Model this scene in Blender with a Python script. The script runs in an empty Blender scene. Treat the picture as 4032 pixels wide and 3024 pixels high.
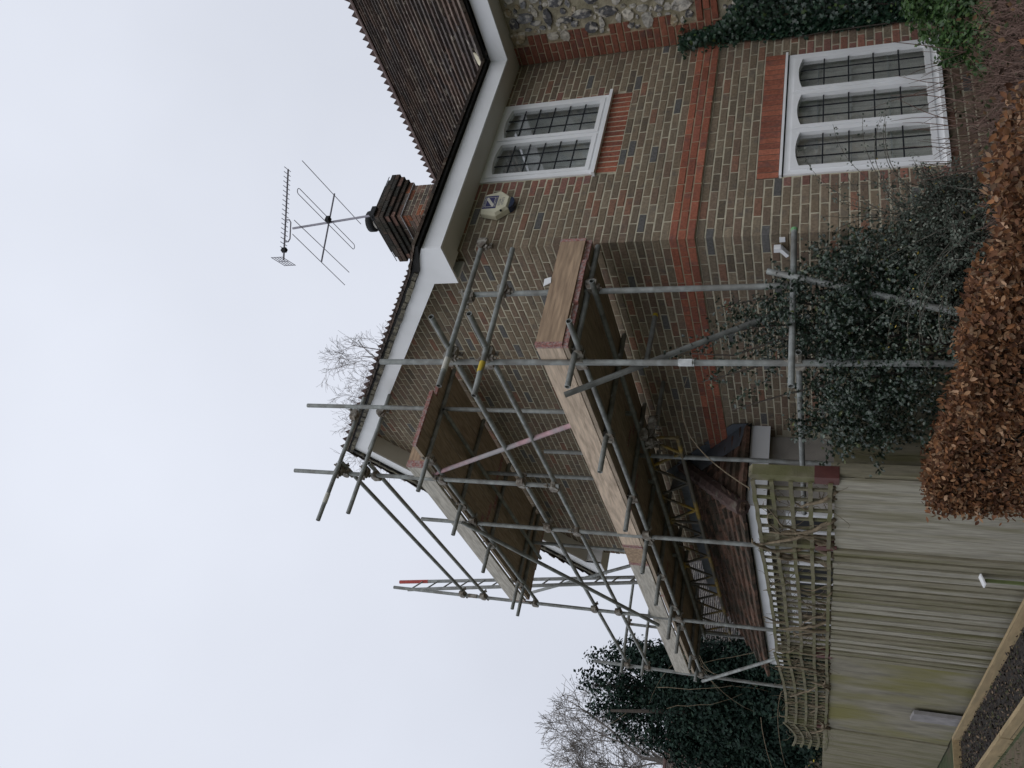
import bpy, math, random
import numpy as np
from mathutils import Vector, Matrix, noise as mnoise

scene = bpy.context.scene
COL = scene.collection
rnd = random.Random(11)
nrng = np.random.default_rng(5)

# ---------------------------------------------------------------- camera (a phone held upright, picture stored on its side)
FOCAL_PX, PITCH, ROLL, HEADING = 3229.27, math.radians(20.996), math.radians(0.7104), math.radians(34.5875)
EYE = Vector((-4.995, -5.049, 1.70))
_R = Vector((math.cos(HEADING), -math.sin(HEADING), 0)); _F = Vector((math.sin(HEADING), math.cos(HEADING), 0)); _Z = Vector((0, 0, 1))
_fw = math.cos(PITCH) * _F + math.sin(PITCH) * _Z
_up = -math.sin(PITCH) * _F + math.cos(PITCH) * _Z
_r2 = math.cos(ROLL) * _R + math.sin(ROLL) * _up
_u2 = -math.sin(ROLL) * _R + math.cos(ROLL) * _up
cam_data = bpy.data.cameras.new('camera')
cam_data.sensor_fit = 'HORIZONTAL'; cam_data.sensor_width = 36.0
cam_data.lens = FOCAL_PX / 4032 * 36.0
cam_data.clip_start = 0.05; cam_data.clip_end = 900
cam = bpy.data.objects.new('camera', cam_data); COL.objects.link(cam)
M = Matrix((( -_u2.x, _r2.x, -_fw.x, EYE.x), (-_u2.y, _r2.y, -_fw.y, EYE.y), (-_u2.z, _r2.z, -_fw.z, EYE.z), (0, 0, 0, 1)))
cam.matrix_world = M
scene.camera = cam

# ---------------------------------------------------------------- overcast sky, soft sun, exposure
SUN_EL, SUN_AZ = math.radians(52), math.radians(215)
world = bpy.data.worlds.new('World'); scene.world = world; world.use_nodes = True
wn, wl = world.node_tree.nodes, world.node_tree.links
wn.clear()
out = wn.new('ShaderNodeOutputWorld'); bg = wn.new('ShaderNodeBackground'); bg.inputs['Strength'].default_value = 0.1
sky = wn.new('ShaderNodeTexSky'); sky.sky_type = 'NISHITA'; sky.sun_disc = False
sky.sun_elevation = SUN_EL; sky.sun_rotation = SUN_AZ; sky.air_density = 1.0; sky.dust_density = 3.0
tc = wn.new('ShaderNodeTexCoord')
sep = wn.new('ShaderNodeSeparateXYZ'); wl.new(tc.outputs['Generated'], sep.inputs[0])
ramp = wn.new('ShaderNodeValToRGB')                    # cloud deck: brighter overhead than near the horizon
ramp.color_ramp.elements[0].position = 0.0; ramp.color_ramp.elements[0].color = (0.615, 0.645, 0.730, 1)
ramp.color_ramp.elements[1].position = 0.85; ramp.color_ramp.elements[1].color = (0.845, 0.885, 0.985, 1)
wl.new(sep.outputs['Z'], ramp.inputs[0])
cn = wn.new('ShaderNodeTexNoise'); cn.inputs['Scale'].default_value = 1.7; cn.inputs['Detail'].default_value = 4
wl.new(tc.outputs['Generated'], cn.inputs['Vector'])
cm = wn.new('ShaderNodeMapRange'); cm.inputs['From Min'].default_value = 0.3; cm.inputs['From Max'].default_value = 0.7
cm.inputs['To Min'].default_value = 9.25; cm.inputs['To Max'].default_value = 10.5
wl.new(cn.outputs['Fac'], cm.inputs['Value'])
vm = wn.new('ShaderNodeVectorMath'); vm.operation = 'SCALE'
wl.new(ramp.outputs['Color'], vm.inputs[0]); wl.new(cm.outputs['Result'], vm.inputs['Scale'])
mx = wn.new('ShaderNodeMix'); mx.data_type = 'RGBA'; mx.inputs['Factor'].default_value = 0.96
wl.new(sky.outputs['Color'], mx.inputs['A']); wl.new(vm.outputs['Vector'], mx.inputs['B'])
wl.new(mx.outputs['Result'], bg.inputs['Color']); wl.new(bg.outputs['Background'], out.inputs['Surface'])

sun_data = bpy.data.lights.new('sun', 'SUN'); sun_data.energy = 0.7; sun_data.angle = math.radians(60); sun_data.color = (1.0, 0.97, 0.93)
sun = bpy.data.objects.new('sun', sun_data); COL.objects.link(sun)
sd = Vector((math.sin(SUN_AZ) * math.cos(SUN_EL), math.cos(SUN_AZ) * math.cos(SUN_EL), math.sin(SUN_EL)))
sun.rotation_euler = (-sd).to_track_quat('-Z', 'Y').to_euler(); sun.location = sd * 40

vs = scene.view_settings
vs.view_transform = 'Standard'; vs.look = 'None'; vs.exposure = 0.0; vs.gamma = 1.0; vs.use_curve_mapping = False
scene.cycles.max_bounces = 6; scene.cycles.diffuse_bounces = 3; scene.cycles.glossy_bounces = 3
scene.cycles.transparent_max_bounces = 8; scene.cycles.use_denoising = True

# ---------------------------------------------------------------- helpers
def new_mat(name):
    m = bpy.data.materials.new(name); m.use_nodes = True
    n, l = m.node_tree.nodes, m.node_tree.links
    return m, n, l, n['Principled BSDF']

def mat(name, base, rough=0.7, var=0.25, scale=8.0, bump=0.15, bscale=60.0, metal=0.0, stain=None, stain_scale=1.5, stain_amt=0.5,
        attr=False, stretch=(1, 1, 1), spec=0.4, lo=0.45, hi=0.62):
    """Procedural surface: base colour (or the mesh's own 'tint'), mottled by noise, optional stain colour, fine bump."""
    m, n, l, p = new_mat(name)
    geo = n.new('ShaderNodeNewGeometry'); mp = n.new('ShaderNodeMapping'); mp.inputs['Scale'].default_value = stretch
    l.new(geo.outputs['Position'], mp.inputs['Vector'])
    def noise(sc, det=5):
        t = n.new('ShaderNodeTexNoise'); t.inputs['Scale'].default_value = sc; t.inputs['Detail'].default_value = det
        l.new(mp.outputs['Vector'], t.inputs['Vector']); return t
    t1 = noise(scale)
    r = n.new('ShaderNodeMapRange'); r.inputs['From Min'].default_value = 0.3; r.inputs['From Max'].default_value = 0.7
    r.inputs['To Min'].default_value = 1 - var; r.inputs['To Max'].default_value = 1 + var
    l.new(t1.outputs['Fac'], r.inputs['Value'])
    s = n.new('ShaderNodeVectorMath'); s.operation = 'SCALE'; l.new(r.outputs['Result'], s.inputs['Scale'])
    if attr:
        a = n.new('ShaderNodeAttribute'); a.attribute_name = 'tint'; l.new(a.outputs['Color'], s.inputs[0])
    else:
        s.inputs[0].default_value = base
    col = s.outputs['Vector']
    if stain:
        t2 = noise(stain_scale, 6)
        r2 = n.new('ShaderNodeMapRange'); r2.inputs['From Min'].default_value = lo; r2.inputs['From Max'].default_value = hi
        r2.inputs['To Max'].default_value = stain_amt; l.new(t2.outputs['Fac'], r2.inputs['Value'])
        mix = n.new('ShaderNodeMix'); mix.data_type = 'RGBA'; l.new(r2.outputs['Result'], mix.inputs['Factor'])
        l.new(col, mix.inputs['A']); mix.inputs['B'].default_value = (*stain, 1); col = mix.outputs['Result']
    l.new(col, p.inputs['Base Color'])
    p.inputs['Roughness'].default_value = rough; p.inputs['Metallic'].default_value = metal; p.inputs['Specular IOR Level'].default_value = spec
    if bump:
        t3 = noise(bscale, 3); b = n.new('ShaderNodeBump'); b.inputs['Strength'].default_value = bump; b.inputs['Distance'].default_value = 0.01
        l.new(t3.outputs['Fac'], b.inputs['Height']); l.new(b.outputs['Normal'], p.inputs['Normal'])
    return m

def leaf_mat(name, rough=0.5, trans=0.25, spec=0.4):
    m, n, l, p = new_mat(name)
    a = n.new('ShaderNodeAttribute'); a.attribute_name = 'tint'
    l.new(a.outputs['Color'], p.inputs['Base Color']); p.inputs['Roughness'].default_value = rough; p.inputs['Specular IOR Level'].default_value = spec
    tr = n.new('ShaderNodeBsdfTranslucent'); l.new(a.outputs['Color'], tr.inputs['Color'])
    ms = n.new('ShaderNodeMixShader'); ms.inputs[0].default_value = trans
    l.new(p.outputs[0], ms.inputs[1]); l.new(tr.outputs[0], ms.inputs[2]); l.new(ms.outputs[0], n['Material Output'].inputs['Surface'])
    return m

def basis_for(d):
    d = d.normalized(); a = Vector((0, 0, 1)) if abs(d.z) < 0.9 else Vector((1, 0, 0))
    u = d.cross(a).normalized(); return u, d.cross(u).normalized()

class MB:
    """Collects shapes; build() links them as one mesh object."""
    def __init__(s): s.v, s.f, s.c = [], [], []
    def add(s, vs, fs, col=None):
        b = len(s.v); s.v += [tuple(x) for x in vs]; s.f += [tuple(b + i for i in f) for f in fs]; s.c += [col] * len(fs); return s
    def box(s, a, b, col=None):
        x0, y0, z0 = a; x1, y1, z1 = b
        return s.add([(x0,y0,z0),(x1,y0,z0),(x1,y1,z0),(x0,y1,z0),(x0,y0,z1),(x1,y0,z1),(x1,y1,z1),(x0,y1,z1)],
                     [(0,3,2,1),(4,5,6,7),(0,1,5,4),(1,2,6,5),(2,3,7,6),(3,0,4,7)], col)
    def beam(s, p0, p1, w, h, up=None, col=None):
        p0, p1 = Vector(p0), Vector(p1); d = (p1 - p0).normalized()
        upv = Vector(up) if up else (Vector((0,0,1)) if abs(d.z) < 0.9 else Vector((1,0,0)))
        a = d.cross(upv).normalized(); b = a.cross(d).normalized()
        q = [p + a*i*w/2 + b*j*h/2 for p in (p0, p1) for i, j in ((-1,-1),(1,-1),(1,1),(-1,1))]
        return s.add(q, [(0,1,2,3),(7,6,5,4),(0,4,5,1),(1,5,6,2),(2,6,7,3),(3,7,4,0)], col)
    def tube(s, pts, r, seg=10, col=None, caps=True, wall=None):
        pts = [Vector(p) for p in pts]; rs = r if isinstance(r, (list, tuple)) else [r]*len(pts)
        ring = []; u = None
        for i, p in enumerate(pts):
            d = (pts[min(i+1, len(pts)-1)] - pts[max(i-1, 0)])
            if d.length < 1e-9: d = Vector((0,0,1))
            d.normalize()
            if u is None: u, w = basis_for(d)
            else:
                u = (u - d*u.dot(d)).normalized(); w = d.cross(u)
            ring.append([p + (u*math.cos(2*math.pi*k/seg) + w*math.sin(2*math.pi*k/seg))*rs[i] for k in range(seg)])
        vs = [q for rg in ring for q in rg]; fs = []
        for i in range(len(pts)-1):
            for k in range(seg):
                k2 = (k+1) % seg; fs.append((i*seg+k, i*seg+k2, (i+1)*seg+k2, (i+1)*seg+k))
        if caps and wall is None:
            fs.append(tuple(range(seg-1, -1, -1))); fs.append(tuple((len(pts)-1)*seg+k for k in range(seg)))
        s.add(vs, fs, col)
        if wall:                                       # open tube end: rim and a short dark bore
            for e, sg in ((0, 1), (len(pts)-1, -1)):
                d = (pts[1]-pts[0]).normalized() if e == 0 else (pts[-1]-pts[-2]).normalized()*1
                c = pts[e]; k0 = ring[e]; inn = [c + (q-c)*(1-wall/rs[e]) for q in k0]
                deep = [q + d*(0.12 if e == 0 else -0.12) for q in inn]
                vs2 = k0 + inn + deep; fs2 = []
                for k in range(seg):
                    k2 = (k+1) % seg; fs2 += [(k, k2, seg+k2, seg+k), (seg+k, seg+k2, 2*seg+k2, 2*seg+k)]
                fs2.append(tuple(2*seg+k for k in range(seg)))
                s.add(vs2, fs2, col)
        return s
    def prism(s, poly, ext, col=None):
        n = len(poly); e = Vector(ext); a = [Vector(p) for p in poly]; b = [p + e for p in a]
        return s.add(a + b, [tuple(range(n-1,-1,-1)), tuple(range(n, 2*n))] + [(i, (i+1)%n, n+(i+1)%n, n+i) for i in range(n)], col)
    def mesh(s, name, material):
        me = bpy.data.meshes.new(name); me.from_pydata(s.v, [], s.f); me.materials.append(material)
        if any(c is not None for c in s.c):
            at = me.attributes.new('tint', 'FLOAT_COLOR', 'FACE')
            at.data.foreach_set('color', np.array([(*(c or (0.5,0.5,0.5)), 1.0) for c in s.c], dtype=np.float32).ravel())
        me.update(); return me
    def build(s, name, material, parent=None, smooth=False, kind=None, label=None):
        o = bpy.data.objects.new(name, s.mesh(name, material)); link(o, parent, kind, label)
        if smooth: o.data.shade_smooth()
        return o

def link(o, parent=None, kind=None, label=None):
    COL.objects.link(o)
    if parent is not None:
        o.parent = parent; o.matrix_parent_inverse = Matrix.Translation(-(root_loc(parent)))
    if kind: o['kind'] = kind
    if label: o['label'] = label
    return o
def root_loc(o):
    return Vector(o.location) if o.type == 'EMPTY' else Vector((0, 0, 0))
def thing(name, label, cat, loc=(0,0,0), group=None):
    o = bpy.data.objects.new(name, None); COL.objects.link(o); o.location = loc; o.empty_display_size = 0.2
    return tag(o, label, cat, group)
def tag(o, label, cat, group=None):
    o['label'] = label; o['category'] = cat
    if group: o['group'] = group
    return o
def inst(name, mesh, parent, mw):
    """another object on shared mesh data, placed in the world by matrix mw, as a part of parent"""
    o = bpy.data.objects.new(name, mesh); COL.objects.link(o); o.parent = parent
    o.matrix_parent_inverse = Matrix.Translation(-root_loc(parent)); o.matrix_basis = mw; return o

def bulk(name, V, F, C, material, parent=None, kind=None, smooth=False):
    """V (n,3), F (m,k) indices, C (m,3) face tints -> one mesh object, fast"""
    me = bpy.data.meshes.new(name); m, k = F.shape
    me.vertices.add(len(V)); me.vertices.foreach_set('co', np.ascontiguousarray(V, dtype=np.float32).ravel())
    me.loops.add(m*k); me.loops.foreach_set('vertex_index', np.ascontiguousarray(F, dtype=np.int32).ravel())
    me.polygons.add(m); me.polygons.foreach_set('loop_start', np.arange(0, m*k, k, dtype=np.int32))
    me.update(calc_edges=True)
    at = me.attributes.new('tint', 'FLOAT_COLOR', 'FACE')
    at.data.foreach_set('color', np.concatenate([C, np.ones((m,1))], 1).astype(np.float32).ravel())
    me.materials.append(material); me.validate()
    if smooth: me.shade_smooth()
    o = bpy.data.objects.new(name, me); return link(o, parent, kind)

def rot_from(normals, spin):
    """rotation matrices (n,3,3) whose local z follows normals, spun about it"""
    nz = normals / np.linalg.norm(normals, axis=1, keepdims=True)
    a = np.where(np.abs(nz[:, 2:3]) < 0.9, np.array([[0,0,1.0]]), np.array([[1.0,0,0]]))
    x = np.cross(a, nz); x /= np.linalg.norm(x, axis=1, keepdims=True); y = np.cross(nz, x)
    c, s = np.cos(spin)[:, None], np.sin(spin)[:, None]
    return np.stack([x*c + y*s, -x*s + y*c, nz], axis=2)

LEAF_V = np.array([(0,0,0),(0,.5,.10),(0,1,-.08),(-.30,.45,-.05),(.30,.45,-.05)], float)
LEAF_F = np.array([(0,4,1),(4,2,1),(2,3,1),(3,0,1)])
CURL_V = np.array([(0,0,0),(.24,.26,.07),(0,.30,-.03),(-.24,.26,.07),(.25,.62,.13),(0,.64,.02),(-.25,.62,.10),(.03,1.0,.26)], float)
CURL_F = np.array([(0,1,2),(0,2,3),(1,4,5),(1,5,2),(2,5,6),(2,6,3),(4,7,5),(5,7,6)])
HOLLY_V = np.array([(0,0,0),(0,.5,.09),(0,1.05,-.04),(.16,.22,.0),(.42,.30,-.14),(.20,.48,.02),(.40,.66,-.12),(.12,.80,.02),
                    (-.16,.22,.0),(-.42,.30,-.14),(-.20,.48,.02),(-.40,.66,-.12),(-.12,.80,.02)], float)
HOLLY_F = np.array([(0,3,1),(3,4,5),(3,5,1),(5,6,7),(5,7,1),(7,2,1),(8,0,1),(9,8,10),(10,8,1),(11,10,12),(12,10,1),(2,12,1)])
OVAL_V = np.array([(0,0,0),(.32,.5,.03),(0,1,0),(-.32,.5,.03)], float); OVAL_F = np.array([(0,1,2,3)])
IVY_V = np.array([(0,0,0),(.5,-.1,-.06),(.22,.3,.03),(.48,.6,-.05),(0,1,-.04),(-.48,.6,-.05),(-.22,.3,.03),(-.5,-.1,-.06),(0,.4,.06)], float)
IVY_F = np.array([(0,1,8),(1,2,8),(2,3,8),(3,4,8),(4,5,8),(5,6,8),(6,7,8),(7,0,8)])

def scatter(name, tv, tf, pos, nrm, size, tint, material, parent=None, kind=None):
    n = len(pos); R = rot_from(nrm, nrng.uniform(0, 2*math.pi, n))
    V = np.einsum('nij,kj->nki', R, tv) * size[:, None, None] + pos[:, None, :]
    F = tf[None, :, :] + (np.arange(n) * len(tv))[:, None, None]
    C = np.repeat(tint, len(tf), axis=0)
    return bulk(name, V.reshape(-1,3), F.reshape(-1, tf.shape[1]), C, material, parent, kind)

def palette(n, cols, w, jit=0.15):
    idx = nrng.choice(len(cols), n, p=np.array(w)/sum(w))
    return np.clip(np.array(cols, float)[idx] * (1 + nrng.normal(0, jit, (n,1))), 0.004, 0.9)
# ---------------------------------------------------------------- materials
REDMORTAR = mat('red_joint', (0.15, 0.085, 0.062), 0.95, 0.2, 14, 0.4, 120)
BANDMORTAR = mat('band_joint', (0.36, 0.28, 0.19), 0.95, 0.25, 14, 0.4, 120)
MORTAR = mat('mortar', (0.50, 0.46, 0.345), 0.95, 0.2, 14, 0.4, 120, stain=(0.34, 0.31, 0.24), stain_scale=2.2, stain_amt=0.55)
BRICK = mat('brick', (0.2, 0.15, 0.12), 0.9, 0.24, 42, 0.55, 150, attr=True, spec=0.2, stain=(0.085, 0.085, 0.09), stain_scale=9, stain_amt=0.45, lo=0.53, hi=0.72)
WHITE = mat('white_plastic', (0.84, 0.85, 0.86), 0.35, 0.03, 3, 0.0, spec=0.45, stain=(0.64, 0.65, 0.63), stain_scale=2.5, stain_amt=0.2)
SOFFIT = mat('soffit_board', (0.62, 0.61, 0.56), 0.5, 0.04, 3, 0.0)
TILE = mat('roof_tile', (0.07, 0.055, 0.05), 0.9, 0.35, 22, 0.6, 90, attr=True, spec=0.15, stain=(0.40, 0.36, 0.30), stain_scale=11, stain_amt=0.65, lo=0.625, hi=0.675)
FLINT = mat('flint', (0.3, 0.3, 0.3), 0.6, 0.5, 26, 0.6, 60, attr=True, spec=0.4, stain=(0.62, 0.58, 0.50), stain_scale=14, stain_amt=0.8, lo=0.50, hi=0.60)
FLINTMORTAR = mat('flint_mortar', (0.36, 0.32, 0.23), 0.95, 0.25, 18, 0.9, 70, stain=(0.18, 0.17, 0.10), stain_scale=3, stain_amt=0.5)
LEAD = mat('lead_flashing', (0.13, 0.145, 0.165), 0.55, 0.25, 6, 0.2, 30, metal=0.2)
BLACK = mat('dark_interior', (0.02, 0.021, 0.022), 0.8, 0.2, 3, 0.0)
SILL_DARK = mat('tile_edge_felt', (0.022, 0.021, 0.02), 0.85, 0.3, 20, 0.5, 60)
CURTAIN = mat('net_curtain', (0.74, 0.74, 0.70), 0.9, 0.12, 4, 0.0, stretch=(14, 14, 1))
PANE_GREY = mat('pane_reflection_and_blind', (0.60, 0.63, 0.63), 0.9, 0.3, 2.2, 0.0)  # grey standing in for reflections in the upper panes; also colours the blind rails
CAME = mat('lead_came', (0.022, 0.024, 0.028), 0.7, 0.1, 5, 0.0, spec=0.2)
RIDGE = mat('ridge_tile', (0.085, 0.055, 0.048), 0.9, 0.35, 16, 0.5, 60, stain=(0.2, 0.19, 0.15), stain_scale=12, stain_amt=0.5, lo=0.58, hi=0.7)
GROUND = mat('lawn', (0.05, 0.065, 0.028), 0.95, 0.4, 9, 1.0, 40, stain=(0.085, 0.07, 0.045), stain_scale=1.1, stain_amt=0.8)
PATH = mat('earth_path', (0.115, 0.088, 0.058), 0.95, 0.3, 16, 0.8, 50, stain=(0.06, 0.075, 0.03), stain_scale=3.0, stain_amt=0.8)
SOIL = mat('bed_soil', (0.030, 0.026, 0.023), 0.95, 0.5, 40, 1.0, 70)
def glass_mat():
    m = bpy.data.materials.new('window_glass'); m.use_nodes = True; n, l = m.node_tree.nodes, m.node_tree.links; n.clear()
    o = n.new('ShaderNodeOutputMaterial'); lw = n.new('ShaderNodeLayerWeight'); pw = n.new('ShaderNodeMath'); pw.operation = 'POWER'; pw.inputs[1].default_value = 3.0; l.new(lw.outputs['Facing'], pw.inputs[0])
    f = n.new('ShaderNodeMapRange'); f.inputs['To Min'].default_value = 0.12; f.inputs['To Max'].default_value = 0.9; l.new(pw.outputs[0], f.inputs['Value'])
    t = n.new('ShaderNodeBsdfTransparent'); t.inputs['Color'].default_value = (0.90, 0.905, 0.90, 1)
    g = n.new('ShaderNodeBsdfGlossy'); g.inputs['Roughness'].default_value = 0.02
    ms = n.new('ShaderNodeMixShader'); l.new(f.outputs[0], ms.inputs[0]); l.new(t.outputs[0], ms.inputs[1]); l.new(g.outputs[0], ms.inputs[2])
    l.new(ms.outputs[0], o.inputs['Surface']); return m
GLASS = glass_mat()

# ---------------------------------------------------------------- ground
def sheet(name, x0, y0, x1, y1, z, material):
    o = MB().add([(x0,y0,z),(x1,y0,z),(x1,y1,z),(x0,y1,z)], [(0,1,2,3)]).build(name, material, kind='structure'); return o
sheet('ground', -250, -250, 250, 250, 0.0, GROUND)
sheet('path', -4.6, -6.0, -2.66, 30.0, 0.004, PATH)
sheet('planting_bed', -2.62, -4.0, -1.70, 7.5, 0.03, SOIL)

# ---------------------------------------------------------------- the brick house
house = thing('brick_house', 'brown brick house with white bargeboards, flint wing and dark tiled roof', 'house', (0, 0, 0))
GAUGE, JT = 0.075, 0.0135
BROWN = [(0.208,0.162,0.112),(0.170,0.136,0.098),(0.132,0.128,0.122),(0.240,0.132,0.090),(0.228,0.184,0.130),(0.195,0.144,0.104),(0.216,0.168,0.119),(0.206,0.144,0.104)]
BROWN_W = [0.26, 0.17, 0.050, 0.055, 0.14, 0.15, 0.12, 0.09]
RED = [(0.315,0.112,0.070),(0.285,0.103,0.066),(0.345,0.125,0.078),(0.265,0.098,0.066)]
def zline(y): return 5.06 + 0.71 * min(y, 6.86 - y)        # underside of the gable verge
def pick(cols, w=None): 
    c = rnd.choices(cols, w)[0]; k = 1 + rnd.gauss(0, 0.085); return tuple(max(0.02, x*k) for x in c)

def brick_shape(L, H, D=0.05, ch=0.004, j=0.0018):
    """a brick seen from its face: local x along the wall, y into the wall, z up; face at y=0"""
    g = lambda: rnd.uniform(-j, j)
    v = []
    for yy, ins in ((D, 0), (ch, 0), (0, ch)):
        for sx, sz in ((-1,-1),(1,-1),(1,1),(-1,1)):
            v.append((sx*(L/2-ins)+g(), yy + (g() if yy < D else 0), sz*(H/2-ins)+g()))
    f = [(8,9,10,11)]
    for a in (0, 4):
        for k in range(4):
            k2 = (k+1) % 4; f.append((a+k, a+k2, a+4+k2, a+4+k))
    return v, f

def lay(length, z0, z1, holes, start=0, top=None):
    """stretcher bond: list of (u0, u1, z0, z1); holes are (u0, u1, z0, z1) openings"""
    out = []; n = int(round((z1 - z0) / GAUGE))
    for i in range(n):
        za = z0 + i*GAUGE + JT/2; zb = za + GAUGE - JT
        u = -JT/2 if (i + start) % 2 == 0 else -JT/2 - 0.1125
        while u < length:
            a, b = max(u + JT/2, 0.0), min(u + 0.225 - JT/2, length)
            u += 0.225
            segs = [(a, b)]
            for h in holes:
                if zb > h[2] + 0.01 and za < h[3] - 0.01:
                    s2 = []
                    for (p, q) in segs:
                        if q <= h[0] or p >= h[1]: s2.append((p, q)); continue
                        if p < h[0]: s2.append((p, h[0] - JT*0.7))
                        if q > h[1]: s2.append((h[1] + JT*0.7, q))
                    segs = s2
            for (p, q) in segs:
                if q - p > 0.025 and (top is None or za < max(top(p), top(q))): out.append((p, q, za, zb))
    return out

def proj_size(p):
    d = Vector(p) - EYE; w = d.dot(_fw); a = FOCAL_PX*d.dot(_r2)/w; b = FOCAL_PX*d.dot(_u2)/w
    return w, a, b

# wall A: y = 0 plane facing -y, x 0..2.81 ; wall B: x = 0 plane facing -x, y 0..6.86
UW = (0.905, 2.085, 3.785, 4.96); LW = (0.680, 2.365, 0.79, 2.105)
LINT = (0.665, 2.405, 2.105, 2.290); SOLD = (0.915, 2.095, 3.560, 3.785)
BAND = (2.745, 2.970)
holesA = [UW, LW, LINT, SOLD, (-1, 9, BAND[0], BAND[1])]
holesB = [(-1, 9, BAND[0], BAND[1])]
z0A = 2.745 - 35*GAUGE
specs = [('A', q) for q in lay(2.81, z0A, 4.99, holesA, 0)] + \
        [('B', q) for q in lay(6.86, z0A, 7.60, holesB, 1, top=zline) if not (q[2] < 2.2 and q[0] > 3.0)]
specs = [(w, q) for w, q in specs if not (q[0] < 0.01 and q[1]-q[0] < 0.15)]   # at the corner the other wall's stretcher shows its end
def shows(w, q):
    u, z = (q[0]+q[1])/2, (q[2]+q[3])/2
    p = (u, 0, z) if w == 'A' else (0, u, z)
    d, a, b = proj_size(p)
    if abs(a) > 1500 or abs(b) > 2000: return -1
    if z < 2.05 and (w == 'B' or u < 0.35): return -1
    if w == 'B' and 3.3 < z < 3.95: return -1
    if z > 4.75: return -1
    cosv = abs(Vector(p).__sub__(EYE).normalized().y) if w == 'A' else abs((Vector(p)-EYE).normalized().x)
    return (q[1]-q[0]) * cosv / d / d
order = sorted(range(len(specs)), key=lambda i: -shows(*specs[i]))
single = set(order[:258])
front = MB(); side = MB()
def grid_wall(mb, rect, holes, place):
    us = sorted({rect[0], rect[1], *[h[0] for h in holes], *[h[1] for h in holes]}); zs = sorted({rect[2], rect[3], *[h[2] for h in holes], *[h[3] for h in holes]})
    for a, b in zip(us, us[1:]):
        for c, d in zip(zs, zs[1:]):
            if not any(h[0] <= (a+b)/2 <= h[1] and h[2] <= (c+d)/2 <= h[3] for h in holes): place(mb, a, b, c, d)
grid_wall(front, (0.0045, 2.8, -0.1, 5.0), [UW, LW], lambda m, a, b, c, d: m.box((a, 0.0045, c), (b, 0.24, d)))
wallA = front.build('brick_wall', MORTAR, house)
side.prism([(0.0045, 0.245, -0.1), (0.0045, 6.853, -0.1), (0.0045, 6.853, zline(6.85)+0.03), (0.0045, 3.43, zline(3.43)+0.03), (0.0045, 0.245, zline(0.245)+0.03)], (0.23, 0, 0))
wallB = side.build('brick_wall', MORTAR, house)

variants = {}
for L in (0.2135, 0.101):
    variants[L] = []
    for k in range(26 if L > 0.2 else 14):
        v, f = brick_shape(L, GAUGE - JT); c = pick(BROWN, BROWN_W)
        variants[L].append(MB().add(v, f, c).mesh('brick', BRICK))
rest = {'A': MB(), 'B': MB()}
for i, (w, q) in enumerate(specs):
    L, H = q[1]-q[0], q[3]-q[2]; u, z = (q[0]+q[1])/2, (q[2]+q[3])/2; D = 0.101 if q[0] < 0.01 else 0.05
    if i in single:
        key = 0.2135 if abs(L-0.2135) < 0.004 else (0.101 if abs(L-0.101) < 0.006 else None)
        if key and D < 0.1: me = rnd.choice(variants[key])
        else:
            v, f = brick_shape(L, H, D); me = MB().add(v, f, pick(BROWN, BROWN_W)).mesh('brick', BRICK)
        pro = rnd.uniform(-0.0015, 0.002)
        mw = Matrix.Translation((u, -pro, z)) if w == 'A' else Matrix.Translation((-pro, u, z)) @ Matrix.Rotation(-math.pi/2, 4, 'Z')
        mw = mw @ Matrix.Rotation(rnd.gauss(0, 0.004), 4, 'Y')
        inst('brick', me, wallA if w == 'A' else wallB, mw)
    else:
        v, f = brick_shape(L, H, D); pro = rnd.uniform(-0.0015, 0.002); c = pick(BROWN, BROWN_W)
        near_win = w == 'A' and ((abs(q[0]-UW[1]) < .02 or abs(q[1]-UW[0]) < .02) and q[2] > UW[2] or (abs(q[0]-LW[1]) < .02 or abs(q[1]-LW[0]) < .02) and q[3] < LW[3])
        if near_win and rnd.random() < 0.8: c = pick([(0.27,0.13,0.095),(0.24,0.125,0.10)])
        if w == 'A': vv = [(u+a, b-pro, z+d) for a, b, d in v]
        else: vv = [(b-pro, u-a, z+d) for a, b, d in v]
        rest[w].add(vv, f, c)
rest['A'].build('brickwork', BRICK, wallA, kind='stuff'); rest['B'].build('brickwork', BRICK, wallB, kind='stuff')

# red brick string course, window head and sill soldiers: laid one by one on the walls
def red_brick(parent, u, z, L, H, w, out, D=0.08):
    v, f = brick_shape(L, H, D); c = pick(RED)
    vv = [(u+a, b-out, z+d) for a, b, d in v] if w == 'A' else [(b-out, u-a, z+d) for a, b, d in v]
    MB().add(vv, f, c).build('red_brick', BRICK, parent)
bandA = MB().box((-0.018, -0.018, BAND[0]+0.003), (2.8, 0.03, BAND[1]-0.003)).build('string_course', BANDMORTAR, house)
bandB = MB().box((-0.018, 0.0305, BAND[0]+0.003), (0.03, 6.85, BAND[1]-0.003)).build('string_course', BANDMORTAR, house)
restband = MB()
for i in range(3):
    z = BAND[0] + (i+0.5)*GAUGE
    for w, Lw, st in (('A', 2.81, i), ('B', 6.86, i+1)):
        u = -0.0257 if st % 2 == 0 else -0.0257 - 0.1125
        while u < Lw:
            a, b = (u + JT/2 if u > -0.02 else -0.0257), min(u + 0.225 - JT/2, Lw); u += 0.225
            if b - a < 0.03 or (a < 0 and b - a < 0.15): continue
            if w == 'A' or a < 2.6: red_brick(bandA if w == 'A' else bandB, (a+b)/2, z, b-a, GAUGE-JT, w, 0.0257, 0.101)
            else:
                v, f = brick_shape(b-a, GAUGE-JT, 0.08); restband.add([(p[1]-0.0257, (a+b)/2-p[0], z+p[2]) for p in v], f, pick(RED))
restband.build('brickwork', BRICK, bandB, kind='stuff')
head = MB().box((LINT[0], -0.002, LINT[2]), (LINT[1], 0.05, LINT[3])).build('window_head', REDMORTAR, house)
nS = 23
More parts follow.
